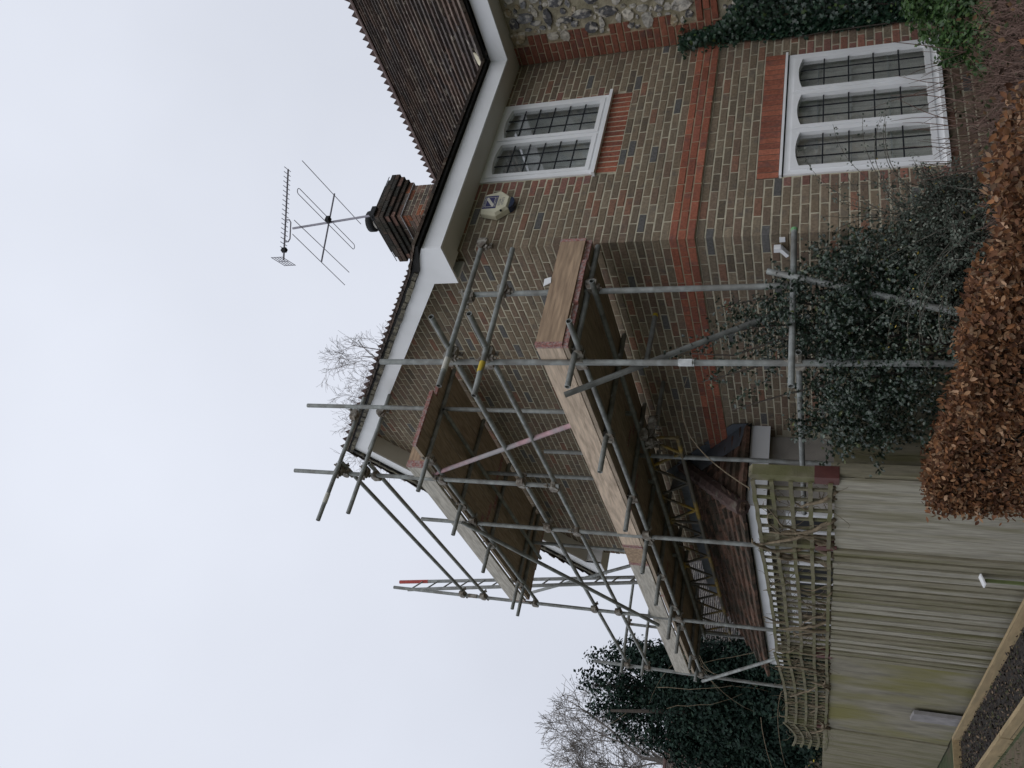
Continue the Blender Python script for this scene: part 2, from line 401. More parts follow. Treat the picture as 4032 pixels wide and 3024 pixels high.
for k in range(nS):
    u = LINT[0] + (k+0.5)*(LINT[1]-LINT[0])/nS; red_brick(head, u, (LINT[2]+LINT[3])/2, (LINT[1]-LINT[0])/nS-0.010, 0.178, 'A', 0.006)
sillc = MB().box((SOLD[0], -0.002, SOLD[2]), (SOLD[1], 0.05, SOLD[3]-0.01)).build('window_apron', MORTAR, house)
nS = 16
for k in range(nS):
    u = SOLD[0] + (k+0.5)*(SOLD[1]-SOLD[0])/nS; red_brick(sillc, u, (SOLD[2]+SOLD[3])/2-0.004, (SOLD[1]-SOLD[0])/nS-0.011, 0.205, 'A', 0.005)

# ---- flint wing: x = 2.81 plane facing -x, projecting towards the road
wing = MB().box((2.818, -3.2, -0.1), (3.05, 0.3, 5.0)).build('flint_wall', FLINTMORTAR, house)
MB().box((3.05, -3.2, -0.1), (8.2, -2.95, 5.0)).build('gable_wall', FLINTMORTAR, house)
quoin = MB().box((2.812, -0.24, 0.0), (2.9, -0.0, 4.99)).build('brick_quoin', BANDMORTAR, house)
i = 0; z = 2.745 - 36*GAUGE
toothed = []
while z < 4.95:
    grp = (i // 3) % 2; wide = 0.335 if grp == 0 else 0.222
    toothed.append((z, wide)); u = 0.004
    lens = [0.2135, 0.108] if i % 2 == 0 else [0.108, 0.2135]
    if grp == 1: lens = [0.2135] if i % 2 == 0 else [0.101, 0.101]
    for L in lens:
        v, f = brick_shape(L, GAUGE-JT, 0.06); c = pick(RED); c = (c[0]*.74, c[1]*.80, c[2]*.82)
        vv = [(2.81 + p[1] - 0.006, -(u + L/2) - p[0], z + GAUGE/2 + p[2]) for p in v]
        if z > 2.6: MB().add(vv, f, c).build('red_brick', BRICK, quoin)
        u += L + JT
    if grp == 0: MB().box((2.8125, -0.34, z), (2.85, -0.235, z+GAUGE)).build('mortar_bed', BANDMORTAR, quoin)
    z += GAUGE; i += 1
# flints set in the mortar: the ones in view as stones of their own
def flint_shape(r, seed):
    g = random.Random(seed); n = 7; vs = []; asp = g.uniform(0.7, 1.35); rot = g.uniform(0, 6.3)
    rr = [g.uniform(0.75, 1.15) for _ in range(n)]
    for ring, (k, h) in enumerate(((1.0, 0.012), (0.84, -0.26*r - 0.003))):
        for i in range(n):
            a = 2*math.pi*i/n + rot; vs.append((h + g.uniform(-.1,.1)*r, math.cos(a)*r*rr[i]*k*asp, math.sin(a)*r*rr[i]*k/asp))
    vs.append((-0.34*r + g.uniform(-.12,.12)*r, g.uniform(-.2,.2)*r, g.uniform(-.2,.2)*r))
    fs = [(i, (i+1) % n, n+(i+1) % n, n+i) for i in range(n)] + [(n+i, n+(i+1) % n, 2*n) for i in range(n)]
    return vs, fs
pts = []
for r, tries in ((0.088, 500), (0.074, 900), (0.060, 1800), (0.047, 3000), (0.034, 4500), (0.024, 5000)):
    for _ in range(tries):
        y = rnd.uniform(-3.15, -0.24); z = rnd.uniform(0.1, 4.9); rr = r*rnd.uniform(.88, 1.1)
        tw = 0.335 if (int((z - (2.745 - 36*GAUGE)) / GAUGE) // 3) % 2 == 0 else 0.222
        if -y - rr*0.8 < tw + 0.004 or 2.72 - rr < z < 2.985 + rr: continue
        if all((y-p[0])**2 + (z-p[1])**2 > ((rr+p[2])*0.87)**2 for p in pts): pts.append((y, z, rr))
FC = [(0.36,0.345,0.31),(0.10,0.10,0.105),(0.42,0.39,0.33),(0.34,0.27,0.17),(0.20,0.20,0.205)]
restf = MB()
for k, (y, z, r) in enumerate(pts):
    vs_, fs_ = flint_shape(r, k); c = pick(FC, [0.34, 0.2, 0.22, 0.10, 0.14])
    d, a, b = proj_size((2.81, y, z))
    vv = [(2.815 + p[0], y + p[1], z + p[2]) for p in vs_]
    if d > 0 and abs(a) < 1600 and z > 2.9 and r > 0.03: MB().add(vv, fs_, c).build('flint', FLINT, wing)
    else: restf.add(vv, fs_, c)
restf.build('flintwork', FLINT, wing, kind='stuff')
for i in range(3):
    for k in range(13):
        y = -0.36 - k*0.225 - (0.11 if i % 2 else 0)
        v, f = brick_shape(0.2135, GAUGE-JT, 0.06)
        MB().add([(2.81 + p[1] - 0.02, y - p[0], BAND[0] + (i+.5)*GAUGE + p[2]) for p in v], f, tuple(x*.86 for x in pick(RED))).build('red_brick', BRICK, wing)
# ---------------------------------------------------------------- windows
def arch_head(mb, x0, x1, y0, y1, zs, zt, rise):
    """frame head with a segmental underside: spring at zs, crown zs+rise, flat top zt"""
    n = 10; lo = [(x0 + (x1-x0)*i/n, zs + rise*(1 - (2*i/n-1)**2)) for i in range(n+1)]
    for (a, za), (b, zb) in zip(lo, lo[1:]):
        mb.add([(a,y0,za),(b,y0,zb),(b,y0,zt),(a,y0,zt),(a,y1,za),(b,y1,zb),(b,y1,zt),(a,y1,zt)],
               [(0,1,2,3),(7,6,5,4),(0,4,5,1),(3,2,6,7),(0,3,7,4),(1,5,6,2)])
def window(op, lights, rows, cols, sill_z, head_trim, curtain_backing, label, blind=None):
    x0, x1, z0, z1 = op
    fr = MB(); fw = 0.052; y0, y1 = -0.012, 0.075
    fr.box((x0+0.002, y0, z0), (x0+fw, y1, z1)); fr.box((x1-fw, y0, z0), (x1-0.002, y1, z1))
    fr.box((x0+fw, y0+0.001, z1-fw), (x1-fw, y1, z1)); fr.box((x0+fw, y0+0.001, z0), (x1-fw, y1, z0+fw))
    n = lights; w = (x1 - x0 - 2*fw) / n
    for k in range(1, n):
        m = x0 + fw + k*w; fr.box((m-0.022, y0+0.002, z0+fw), (m+0.022, y1, z1-fw))
    win = fr.build('window', WHITE, house, label=label)
    for k in range(n):
        a = x0 + fw + k*w + (0.012 if k else 0.0); b = x0 + fw + (k+1)*w - (0.012 if k < n-1 else 0.0); c, d = z0+fw, z1-fw
        cs = 0.042; ya, yb = -0.024, 0.05
        cm = MB(); cm.box((a, ya, c), (a+cs, yb, d)); cm.box((b-cs, ya, c), (b, yb, d)); cm.box((a+cs, ya+0.001, c), (b-cs, yb, c+cs))
        arch_head(cm, a+cs, b-cs, ya+0.001, yb, d-0.072, d, 0.034)
        cm.build('casement', WHITE, win)
        ga, gb, gc, gd = a+cs, b-cs, c+cs, d-0.05
        MB().box((ga-0.004, 0.012, gc-0.004), (gb+0.004, 0.018, gd)).build('pane', GLASS, win)
        for r in range(1, cols):
            x = ga + (gb-ga)*r/cols; MB().box((x-0.006, 0.005, gc), (x+0.006, 0.0115, gd)).build('glazing_bar', CAME, win)
        for r in range(1, rows):
            z = gc + (gd-gc)*r/rows; MB().box((ga, 0.004, z-0.006), (gb, 0.0108, z+0.006)).build('glazing_bar', CAME, win)
    # sill / head trim
    sl = MB(); sl.box((x0-0.03, -0.055, sill_z-0.03), (x1+0.03, 0.06, sill_z)); sl.build('sill', WHITE, win)
    if head_trim:
        MB().box((x0-0.012, -0.03, z1+0.012), (x1+0.03, 0.02, z1+0.034)).build('head_trim', WHITE, win)
        MB().box((x0, -0.016, z1+0.0005), (x1, 0.02, z1+0.0115)).build('dark_gap', SILL_DARK, win)  # dark strip painted in for the shade of the gap below the trim
    cv = MB(); N = 60
    for i in range(N):
        a, b = x0 + (x1-x0)*i/N, x0 + (x1-x0)*(i+1)/N; ya = 0.12 + 0.012*math.sin(i*1.25); yb = 0.12 + 0.012*math.sin((i+1)*1.25)
        cv.add([(a,ya,z0-.05),(b,yb,z0-.05),(b,yb,z1+.05),(a,ya,z1+.05)], [(0,1,2,3)])
    cv.build('curtain_backing', curtain_backing, win)  # net curtain below; in the upper window a sheet imitating the panes' reflections
    return win
w1 = window(UW, 2, 6, 3, UW[2]+0.008, False, PANE_GREY, 'two-light upper window under the eaves')
w2 = window((LW[0], LW[1], LW[2]+0.03, LW[3]-0.035), 3, 5, 3, LW[2]+0.035, True, CURTAIN, 'three-light lower window with arched heads')
for z in (1.20, 1.52, 1.80):
    for k in range(3): MB().box((0.74+0.56*k, 0.092, z), (1.24+0.56*k, 0.098, z+0.012)).build('blind_rail', PANE_GREY, w2)

# ---------------------------------------------------------------- eaves and verges
MB().box((-0.25, -0.30, 4.935), (2.5, -0.275, 5.125)).build('fascia', WHITE, house)
MB().box((2.50, -3.45, 4.935), (2.525, -0.275, 5.125)).build('fascia', WHITE, house)
MB().box((-0.225, -0.275, 4.95), (2.83, 0.03, 4.962)).build('soffit', SOFFIT, house)
MB().box((2.525, -3.45, 4.951), (2.83, -0.276, 4.963)).build('soffit', SOFFIT, house)
XB = -0.25                                              # outer face of the bargeboards
def barge(ya, yb):
    za, zb = zline(ya), zline(yb)
    return MB().prism([(XB, ya, za), (XB, yb, zb), (XB, yb, zb+0.205), (XB, ya, za+0.205)], (0.022, 0, 0))
barge(0.17, 3.429).build('bargeboard', WHITE, house); barge(3.431, 6.70).build('bargeboard', WHITE, house)
bx = MB(); bx.prism([(XB-0.003, -0.3025, 4.9335), (XB-0.003, 0.172, 4.9335), (XB-0.003, 0.172, zline(0.172)+0.207), (XB-0.003, -0.3025, 5.1265)], (0.025, 0, 0))
bx.box((XB, 0.150, 4.937), (0.0, 0.172, 5.17)); bx.build('boxed_eave_end', WHITE, house)
bx = MB(); bx.prism([(XB-0.003, 6.70, 4.935), (XB-0.003, 7.16, 4.935), (XB-0.003, 7.16, 5.06), (XB-0.003, 6.70, zline(6.70)+0.207)], (0.025, 0, 0))
bx.box((XB, 6.70, 4.937), (0.0, 6.722, 5.17)); bx.box((XB+0.02, 7.138, 4.94), (0.6, 7.16, 5.12)); bx.build('boxed_eave_end', WHITE, house)
MB().box((XB+0.02, 6.72, 4.951), (0.6, 7.14, 4.963)).build('soffit', SOFFIT, house)
for ya, yb in ((0.0, 3.43), (3.43, 6.86)):
    za, zb = zline(ya)+0.004, zline(yb)+0.004
    MB().prism([(XB+0.022, ya, za), (XB+0.022, yb, zb), (XB+0.022, yb, zb+0.012), (XB+0.022, ya, za+0.012)], (0.29, 0, 0)).build('soffit', SOFFIT, house)

# ---------------------------------------------------------------- tiled roofs
TC = [(0.098,0.074,0.064),(0.075,0.061,0.056),(0.125,0.090,0.073),(0.090,0.077,0.070),(0.135,0.108,0.088)]
def tiles(name, o, u, s, n, L, rows, gauge, tw, parent, th=0.028, jag=0.0, cols=TC, sag=None):
    o, u, s, n = (np.array(x, float) for x in (o, u, s, n)); s /= np.linalg.norm(s); n /= np.linalg.norm(n)
    V, F, C = [], [], []
    for r in range(rows):
        k = int(L / tw) + 2; off = (r % 2) * tw / 2
        for c in range(k):
            a = c*tw - off; b = a + tw - 0.004; a, b = max(a, -jag*rnd.random()), min(b, L)
            if b - a < 0.03: continue
            dz = rnd.gauss(0, 0.0025); d2 = rnd.gauss(0, 0.003)
            s0, s1 = r*gauge + d2, (r+1.35)*gauge
            base = len(V)
            for (uu, ss, hh) in ((a,s0,0.002+th*.2),(b,s0,0.002+th*.2),(b,s0,th+dz+.012),(a,s0,th+dz+.012),(b,s1,0.004),(a,s1,0.004)):
                p = o + u*uu + s*ss + n*hh
                if sag is not None: p = p + n*sag(uu, ss)
                V.append(p)
            q = [(0,1,2,3),(3,2,4,5),(0,3,5,5),(1,4,2,2)]
            for f in ((0,1,2,3),(3,2,4,5)): F.append([base+i for i in f]); C.append(pick(cols) if f[0] == 0 else None)
            C[-1] = C[-2]
            F.append([base+0, base+3, base+5, base+0][:3] + [base+0]) if False else None
            F.append([base+0, base+3, base+5, base+5]); C.append(C[-1]); F.append([base+1, base+4, base+2, base+2]); C.append(C[-1])
    mb = MB(); mb.v = [tuple(p) for p in V]; mb.f = [tuple(dict.fromkeys(f)) for f in F]; mb.c = C
    return mb.build(name, TILE, parent, kind='stuff')
cA = 1/math.sqrt(1+0.71**2); sA = 0.71*cA
def deck(y0, z0, y1, z1):
    return MB().prism([(XB-0.03, y0, z0), (XB-0.03, y1, z1), (XB-0.03, y1, z1+0.085), (XB-0.03, y0, z0+0.085)], (9.0, 0, 0))
roof = deck(-0.02, 5.268-0.71*0.02, 3.43, 5.268+0.71*3.43).build('roof', SILL_DARK, house)
deck(7.22, 5.265-0.71*0.36, 3.43, 5.265+0.71*3.43).build('roof_deck', SILL_DARK, roof)
MB().prism([(XB-0.03, -0.36, 5.127), (XB-0.03, -0.36, 5.150), (XB-0.03, -0.02, 5.338), (XB-0.03, -0.02, 5.255)], (9.0, 0, 0)).build('eave_fillet', SILL_DARK, roof)
tiles('tile_courses', (XB-0.045, -0.385, 5.138), (1,0,0), (0, 0.34, 0.188), (0, -0.188, 0.34), 6.6, 4, 0.1, 0.166, roof, 0.024, 0.02)
tiles('tile_courses', (XB-0.045, -0.03, 5.352-0.71*0.03), (1,0,0), (0, cA, sA), (0, -sA, cA), 6.6, 42, 0.1, 0.166, roof, 0.024, 0.02)
tiles('tile_courses', (XB-0.045, 7.23, 5.352-0.71*0.37), (1,0,0), (0, -cA, sA), (0, sA, cA), 3.0, 46, 0.1, 0.166, roof, 0.024, 0.02)
# mortar bedding lumps under the verge tiles
vm_ = MB()
for k in range(70):
    y = -0.02 + k*0.103; z = 5.275 + 0.71*min(y, 6.86-y)
    s_ = 0.0355 if y < 3.43 else -0.0355
    vm_.beam((XB-0.020-rnd.random()*.010, y, z+.022+rnd.uniform(-.006,.006)), (XB-0.020, y+rnd.uniform(.095,.115), z+.022+s_*2.1+rnd.uniform(-.006,.006)), 0.03, 0.045+rnd.uniform(-.01,.01))
vm_.build('verge_bedding', mat('old_bedding', (0.17,0.155,0.115), .95, .5, 30, .8, 60, stain=(0.04,0.038,0.035), stain_scale=9, stain_amt=.8), roof, kind='stuff')
def crest(name, p0, d, count, pitch, h, wing_dir, parent):
    """crested ridge: saddle tiles with a row of pointed teeth"""
    p0, d = Vector(p0), Vector(d)
    for k in range(0, count, 3):
        m = MB(); a = p0 + d*(k*pitch); b = p0 + d*((k+3)*pitch - 0.006)
        for sgn in (1, -1):
            w = Vector(wing_dir)*sgn
            m.prism([a + Vector((0,0,0.02)), b + Vector((0,0,0.02)), b + w*0.16 + Vector((0,0,-0.11)), a + w*0.16 + Vector((0,0,-0.11))], (0,0,0.022))
        m.build('ridge_tile', RIDGE, parent)
        for j in range(3):
            t = p0 + d*((k+j)*pitch); e = Vector(wing_dir)*0.012
            tj = Vector((0,0,rnd.uniform(-.006,.006)))
            MB().prism([t - e + d*0.004 + Vector((0,0,.03)), t - e + d*(pitch*0.96) + Vector((0,0,.03)), t - e + d*(pitch*0.52) + Vector((0,0,.03+h))+tj], e*2).build('crest_tooth', RIDGE, parent)
crest('main', (XB-0.03, 3.43, 7.815), (1,0,0), 45, 0.115, 0.092, (0, 1, 0), roof)
# wing roof: eave along y at x = 2.5, 45 degrees
wroof = MB().prism([(2.44, -3.5, 5.155), (5.76, -3.5, 8.41), (5.76, -3.5, 8.37), (2.44, -3.5, 5.125)], (0, 8.2, 0)).build('roof', SILL_DARK, house)
MB().prism([(5.76, -3.5, 8.41), (9.1, -3.5, 5.07), (9.1, -3.5, 5.03), (5.76, -3.5, 8.37)], (0, 8.2, 0)).build('roof_deck', SILL_DARK, wroof)
q2 = 1/math.sqrt(2)
tiles('tile_courses', (2.41, -3.55, 5.140), (0,1,0), (3.32,0,3.255), (-3.255,0,3.32), 8.2, 29, 0.162, 0.26, wroof, 0.034, 0.0)
crest('wing', (5.76, -3.55, 8.44), (0,1,0), 60, 0.134, 0.085, (1, 0, 0), wroof)
MB().prism([(2.41, -0.42, 5.165), (2.50, -0.44, 5.27), (2.48, -0.31, 5.25), (2.42, -0.30, 5.20)], (0.0, 0.0, 0.02)).build('valley_patch', MORTAR, wroof)

# ---------------------------------------------------------------- chimney
CHM = mat('chimney_brick', (0.1,0.08,0.07), 0.95, 0.3, 30, 0.6, 110, attr=True, spec=0.15, stain=(0.035,0.038,0.03), stain_scale=3.5, stain_amt=0.75, lo=0.46, hi=0.62)
chim = MB().box((3.35, 2.585, 6.6), (4.0, 3.29, 8.26)).build('chimney', MORTAR, house)
cb = MB(); cx0, cy0, cx1, cy1 = 3.34, 2.58, 4.01, 3.30
zc = 7.0; ci = 0
def course(x0, y0, x1, y1, z, odd, cols):
    for w, L in (('A', x1-x0), ('B', y1-y0), ('C', x1-x0), ('D', y1-y0)):
        n = max(1, round(L/0.225)); step = L/n; u = -step/2 if (odd ^ (w in 'BD')) else 0.0
        while u < L - 0.02:
            a, b = max(u, 0)+.005, min(u+step, L)-.005; u += step
            if b-a < 0.03: continue
            v, f = brick_shape(b-a, 0.065, 0.07); m = (a+b)/2
            fn = {'A': lambda p: (x0+m+p[0], y0+p[1], z+p[2]), 'B': lambda p: (x0+p[1], y0+m-p[0], z+p[2]),
                  'C': lambda p: (x0+m-p[0], y1-p[1], z+p[2]), 'D': lambda p: (x1-p[1], y0+m+p[0], z+p[2])}[w]
            cb.add([fn(p) for p in v], f, pick(cols))
CR = [(0.20,0.125,0.10),(0.17,0.125,0.105),(0.17,0.14,0.12),(0.30,0.12,0.07),(0.23,0.15,0.115)]; CD = [(0.075,0.062,0.052),(0.055,0.052,0.046),(0.095,0.068,0.054)]
steps = [0]*10 + [0.035, 0.07, 0.105] + [0.135, 0.135] + [0.08, 0.02]
for k, e in enumerate(steps):
    z = 7.00 + (k+.5)*GAUGE
    course(cx0-e, cy0-e, cx1+e, cy1+e, z, k % 2, CR if k < 11 else (CR[:1]+CD if k < 13 else CD))
    if e: MB().box((cx0-e+.008, cy0-e+.008, z-.0375), (cx1+e-.008, cy1+e-.008, z+.0375)).build('corbel_course', MORTAR if k < 11 else SILL_DARK, chim)
cb.build('chimney_brickwork', CHM, chim, kind='stuff')
MB().box((cx0-.03, cy0-.03, 7.745), (cx1+.03, cy1+.03, 7.757)).build('lead_tray', mat('pale_lead', (0.42,0.43,0.44), 0.5, 0.2, 8, 0.1), chim)
MB().box((cx0+.02, cy0+.02, 8.26), (cx1-.02, cy1-.02, 8.29)).build('flaunching', RIDGE, chim)
pot = MB().tube([(3.50, 2.80, 8.26), (3.50, 2.80, 8.37)], [0.13, 0.115], 16).build('chimney_pot', mat('pot_clay', (0.62,0.58,0.5), 0.8, 0.2, 9, 0.2), chim, smooth=True)
cw = MB(); cw.tube([(3.50,2.80,8.35),(3.50,2.80,8.37),(3.50,2.80,8.46),(3.50,2.80,8.50)], [0.12,0.165,0.165,0.06], 18); cw.build('cowl', BLACK, pot, smooth=True)
# ---------------------------------------------------------------- burglar alarm box on the front wall
CREAM = mat('cream_plastic', (0.66, 0.63, 0.47), 0.4, 0.06, 12, 0.0, stain=(0.35,0.34,0.27), stain_scale=9, stain_amt=0.3)
NAVY = mat('navy_lens', (0.012, 0.022, 0.05), 0.25, 0.1, 5, 0.0, spec=0.6)
INK = mat('navy_print', (0.035, 0.035, 0.11), 0.5, 0.05, 5, 0.0); PALE = mat('pale_print', (0.62, 0.60, 0.52), 0.5, 0.05, 5, 0.0)
alarm = thing('alarm_box', 'cream hexagonal burglar alarm box with navy lens on the brick wall', 'alarm box', (0.53, 0, 4.49))
hexo = [(0.53+a, b) for a, b in ((-0.075,4.525),(0.075,4.525),(0.165,4.635),(0.115,4.80),(-0.115,4.80),(-0.165,4.635))]
ab = MB(); back = [(x, -0.004, z) for x, z in hexo]; mid = [(x, -0.055, z) for x, z in hexo]; fr = [(0.53+(x-0.53)*0.86, -0.085, 4.665+(z-4.665)*0.88) for x, z in hexo]
ab.add(back+mid+fr, [(0,1,7,6),(1,2,8,7),(2,3,9,8),(3,4,10,9),(4,5,11,10),(5,0,6,11),(6,7,13,12),(7,8,14,13),(8,9,15,14),(9,10,16,15),(10,11,17,16),(11,6,12,17),(12,13,14,15,16,17)])
ab.build('cover', CREAM, alarm)
ln = MB(); n = 10
arc = [(0.53 + 0.073*math.cos(math.pi + math.pi*i/n), 4.523 + 0.045*math.sin(math.pi + math.pi*i/n)) for i in range(n+1)]
ln.prism([(x, -0.005, z) for x, z in arc], (0, -0.066, 0)); ln.build('strobe_lens', NAVY, alarm, smooth=False)
MB().box((0.445, -0.0866, 4.645), (0.615, -0.0853, 4.785)).build('badge', INK, alarm)
MB().box((0.466, -0.0874, 4.672), (0.594, -0.0868, 4.760)).build('badge_panel', PALE, alarm)
MB().prism([(0.470,-0.0876,4.756),(0.470,-0.0876,4.690),(0.560,-0.0876,4.756)], (0,-0.0006,0)).build('badge_triangle', INK, alarm)
MB().prism([(0.590,-0.0876,4.676),(0.590,-0.0876,4.742),(0.500,-0.0876,4.676)], (0,-0.0006,0)).build('badge_triangle', INK, alarm)
MB().tube([(0.415,-0.086,4.585),(0.415,-0.072,4.585)], 0.010, 10).build('screw', CAME, alarm)
def lettering(txt, x, y, z, size, material, parent):
    cu = bpy.data.curves.new('lettering', 'FONT'); cu.body = txt; cu.size = size; cu.align_x = 'CENTER'; cu.align_y = 'CENTER'
    tmp = bpy.data.objects.new('lettering', cu); COL.objects.link(tmp); dg = bpy.context.evaluated_depsgraph_get()
    me = bpy.data.meshes.new_from_object(tmp.evaluated_get(dg)); bpy.data.objects.remove(tmp); bpy.data.curves.remove(cu)
    me.materials.clear(); me.materials.append(material)
    inst('lettering', me, parent, Matrix.Translation((x, y, z)) @ Matrix.Rotation(math.pi/2, 4, 'X'))
lettering('CARE GUARD', 0.53, -0.0875, 4.773, 0.023, PALE, alarm); lettering('SECURITY LTD', 0.53, -0.0875, 4.658, 0.021, PALE, alarm)
lettering('01256-', 0.525, -0.0862, 4.620, 0.034, INK, alarm); lettering('477473', 0.535, -0.0862, 4.587, 0.034, INK, alarm)

# small white security sensor on the side wall, just round the corner
sens = thing('security_sensor', 'small white plastic sensor bracket on the side wall near the corner', 'sensor', (0, 0.12, 2.05))
s1 = MB(); s1.box((-0.012, 0.035, 2.03), (0.0, 0.085, 2.075)); s1.build('back_plate', WHITE, sens)
MB().box((-0.06, 0.11, 2.065), (-0.012, 0.155, 2.12)).build('sensor_body', WHITE, sens)
MB().prism([(-0.06,0.12,2.055),(-0.012,0.12,2.055),(-0.03,0.19,2.0),(-0.07,0.19,2.0)], (0,0.02,0.025)).build('sensor_arm', WHITE, sens)

# ---------------------------------------------------------------- television and radio aerials on one mast
ALU = mat('weathered_aluminium', (0.27, 0.265, 0.30), 0.5, 0.15, 20, 0.0, metal=0.5)
aer = thing('aerial_mast', 'grey television and radio aerials on a leaning mast above the chimney', 'aerial', (3.31, 2.52, 8.2))
MT0, MT1 = Vector((3.33, 2.50, 8.05)), Vector((3.27, 2.62, 9.72))
MB().tube([MT0, MT1], 0.018, 10).build('mast', ALU, aer)
brk = MB(); brk.box((3.22,2.40,8.12),(3.40,2.52,8.2)); brk.tube([(3.2,2.45,8.16),(4.1,2.45,8.16)],0.006,6); brk.tube([(3.20,2.42,8.16),(3.20,3.4,8.16)],0.006,6); brk.build('strap_bracket', BLACK, aer)
zb = 9.0
bR, bL = Vector((3.746, 2.388, zb)), Vector((2.629, 2.752, zb))
bm = MB().tube([bR, bL], 0.013, 8).build('boom', ALU, aer)
def el(a, b, r=0.006): MB().tube([a, b], r, 6).build('element', ALU, bm)
el((3.526,1.528,zb+.02),(3.947,3.253,zb+.02)); el((2.475,1.993,zb+.02),(2.797,3.481,zb+.02))
cdir = (Vector((3.947,3.253,zb))-Vector((3.526,1.528,zb))).normalized()
el(Vector((2.86,2.68,zb+.02))-cdir*0.80, Vector((2.86,2.68,zb+.02))+cdir*0.80)
fc = Vector((3.30,2.53,zb+.03)); wv = Vector((cdir.y, -cdir.x, 0))*0.045
lp = [fc + cdir*0.84*math.cos(t)*1.0 + wv*math.sin(t) for t in [0]]
pts_ = []
for k in range(9): t = -math.pi/2 + math.pi*k/8; pts_.append(fc + cdir*(0.80 + 0.045*math.cos(t)) + wv*math.sin(t))
for k in range(9): t = math.pi/2 + math.pi*k/8; pts_.append(fc + cdir*(-0.80 + 0.045*math.cos(t)) + wv*math.sin(t))
pts_.append(pts_[0]); MB().tube(pts_, 0.006, 6, caps=False).build('folded_dipole', ALU, bm)
MB().box((3.25,2.46,zb-.03),(3.33,2.54,zb+.03)).build('junction_box', BLACK, bm)
zu = 9.68
uT, uB = Vector((3.898, 1.95, zu)), Vector((2.654, 2.70, zu))
ub = MB().tube([uT, uB], 0.014, 8).build('boom', ALU, aer)
ed = Vector((0.05, 0.128, 0.0)).normalized(); bd = (uB - uT)
for k in range(18):
    c = uT + bd*(k/19.5) + Vector((0,0,.012)); MB().tube([c - ed*0.085, c + ed*0.085], 0.006, 5).build('director', ALU, ub)
rf = MB(); c = uB + bd.normalized()*0.02
for i in range(5): z = -0.10 + 0.05*i; rf.tube([c + ed*-0.18 + Vector((0,0,z)), c + ed*0.18 + Vector((0,0,z))], 0.006, 5)
for i in range(3): rf.tube([c + ed*(-0.17+0.17*i) + Vector((0,0,-.1)), c + ed*(-0.17+0.17*i) + Vector((0,0,.1))], 0.006, 5)
rf.build('reflector', ALU, ub)
MB().box((uB.x+.10,uB.y-.12,zu-.05),(uB.x+.16,uB.y-.06,zu+.03)).build('junction_box', BLACK, ub)
cr = MB(); m0, m1 = uT + bd*0.56, uT + bd*0.80
cr.tube([m0, m0+Vector((0,0,-.07)), m0+bd*0.03+Vector((0,0,-.10)), m1-bd*0.03+Vector((0,0,-.10)), m1+Vector((0,0,-.07)), m1], 0.011, 8); cr.build('cranked_arm', ALU, ub)

# ---------------------------------------------------------------- scaffold
STEEL = mat('galvanised_tube', (0.255, 0.270, 0.258), 0.55, 0.3, 14, 0.15, 90, metal=0.2, stretch=(1,1,1), stain=(0.13, 0.12, 0.105), stain_scale=6, stain_amt=0.55)
PINK = mat('pink_painted_tube', (0.42, 0.26, 0.28), 0.6, 0.25, 14, 0.1, stain=(0.26,0.28,0.28), stain_scale=3.0, stain_amt=0.8)
RUSTY = mat('coupler_steel', (0.15, 0.125, 0.10), 0.6, 0.4, 40, 0.2, metal=0.35, stain=(0.42,0.41,0.36), stain_scale=22, stain_amt=0.6)
YELLOW = mat('yellow_painted_beam', (0.30, 0.20, 0.035), 0.6, 0.35, 14, 0.1, stain=(0.07,0.066,0.055), stain_scale=2.5, stain_amt=0.95, lo=0.36, hi=0.5)
def board_mat(name, c, st): return mat(name, c, 0.85, 0.22, 5, 0.35, 60, stain=st, stain_scale=4.5, stain_amt=0.65, stretch=(9, 0.9, 9), lo=0.50, hi=0.66)
BOARD_PALE = board_mat('pale_plank', (0.60, 0.475, 0.36), (0.34, 0.26, 0.19))
BOARD_GREY = board_mat('grey_plank', (0.50, 0.47, 0.41), (0.30, 0.27, 0.22))
BOARD_TAN = mat('tan_plank', (0.40, 0.285, 0.19), 0.85, 0.25, 5, 0.35, 60, stain=(0.22,0.15,0.10), stain_scale=4, stain_amt=0.6, stretch=(0.9, 9, 9))
BOARD_DARK = board_mat('deck_plank', (0.37, 0.30, 0.225), (0.22, 0.175, 0.13))
BAND_M = mat('end_hoop', (0.30, 0.13, 0.11), 0.6, 0.5, 60, 0.2, stain=(0.36,0.33,0.31), stain_scale=40, stain_amt=0.7)
scaf = thing('scaffold', 'grey tube scaffold with two plank platforms along the gable wall', 'scaffold', (-1.25, 4.0, 0))
TR = 0.0242
def pipe(kind, a, b, material=None, bend=0.0):
    a, b = Vector(a), Vector(b)
    return MB().tube([a, b], TR, 14, wall=0.005).build(kind, material or STEEL, scaf, smooth=False)
for o_ in (): pass
def coupler_mesh():
    m = MB(); m.tube([(-0.03,0,0),(0.03,0,0)], 0.033, 10); m.box((-0.028,0.005,-0.04),(0.028,0.06,0.04)); m.tube([(0,0.053,-0.03),(0,0.053,0.03)], 0.033, 10)
    m.tube([(-0.012,-0.02,0.03),(-0.012,-0.02,0.085)], 0.008, 6); m.box((-0.028,-0.035,0.045),(0.004,-0.005,0.062)); m.tube([(0.03,0.06,0.03),(0.085,0.07,0.035)], 0.008, 6); m.box((0.05,0.052,0.02),(0.066,0.085,0.05))
    return m.mesh('coupler', RUSTY)
CPL = coupler_mesh()
def coupler(p, yaw=0.0, flip=False):
    mw = Matrix.Translation(Vector(p)) @ Matrix.Rotation(yaw, 4, 'Z') @ Matrix.Rotation(math.pi if flip else 0, 4, 'X') @ Matrix.Rotation(rnd.uniform(-.2,.2), 4, 'X') @ Matrix.Scale(1.15, 4)
    inst('coupler', CPL, scaf, mw)
XO, XI = -1.25, -0.57
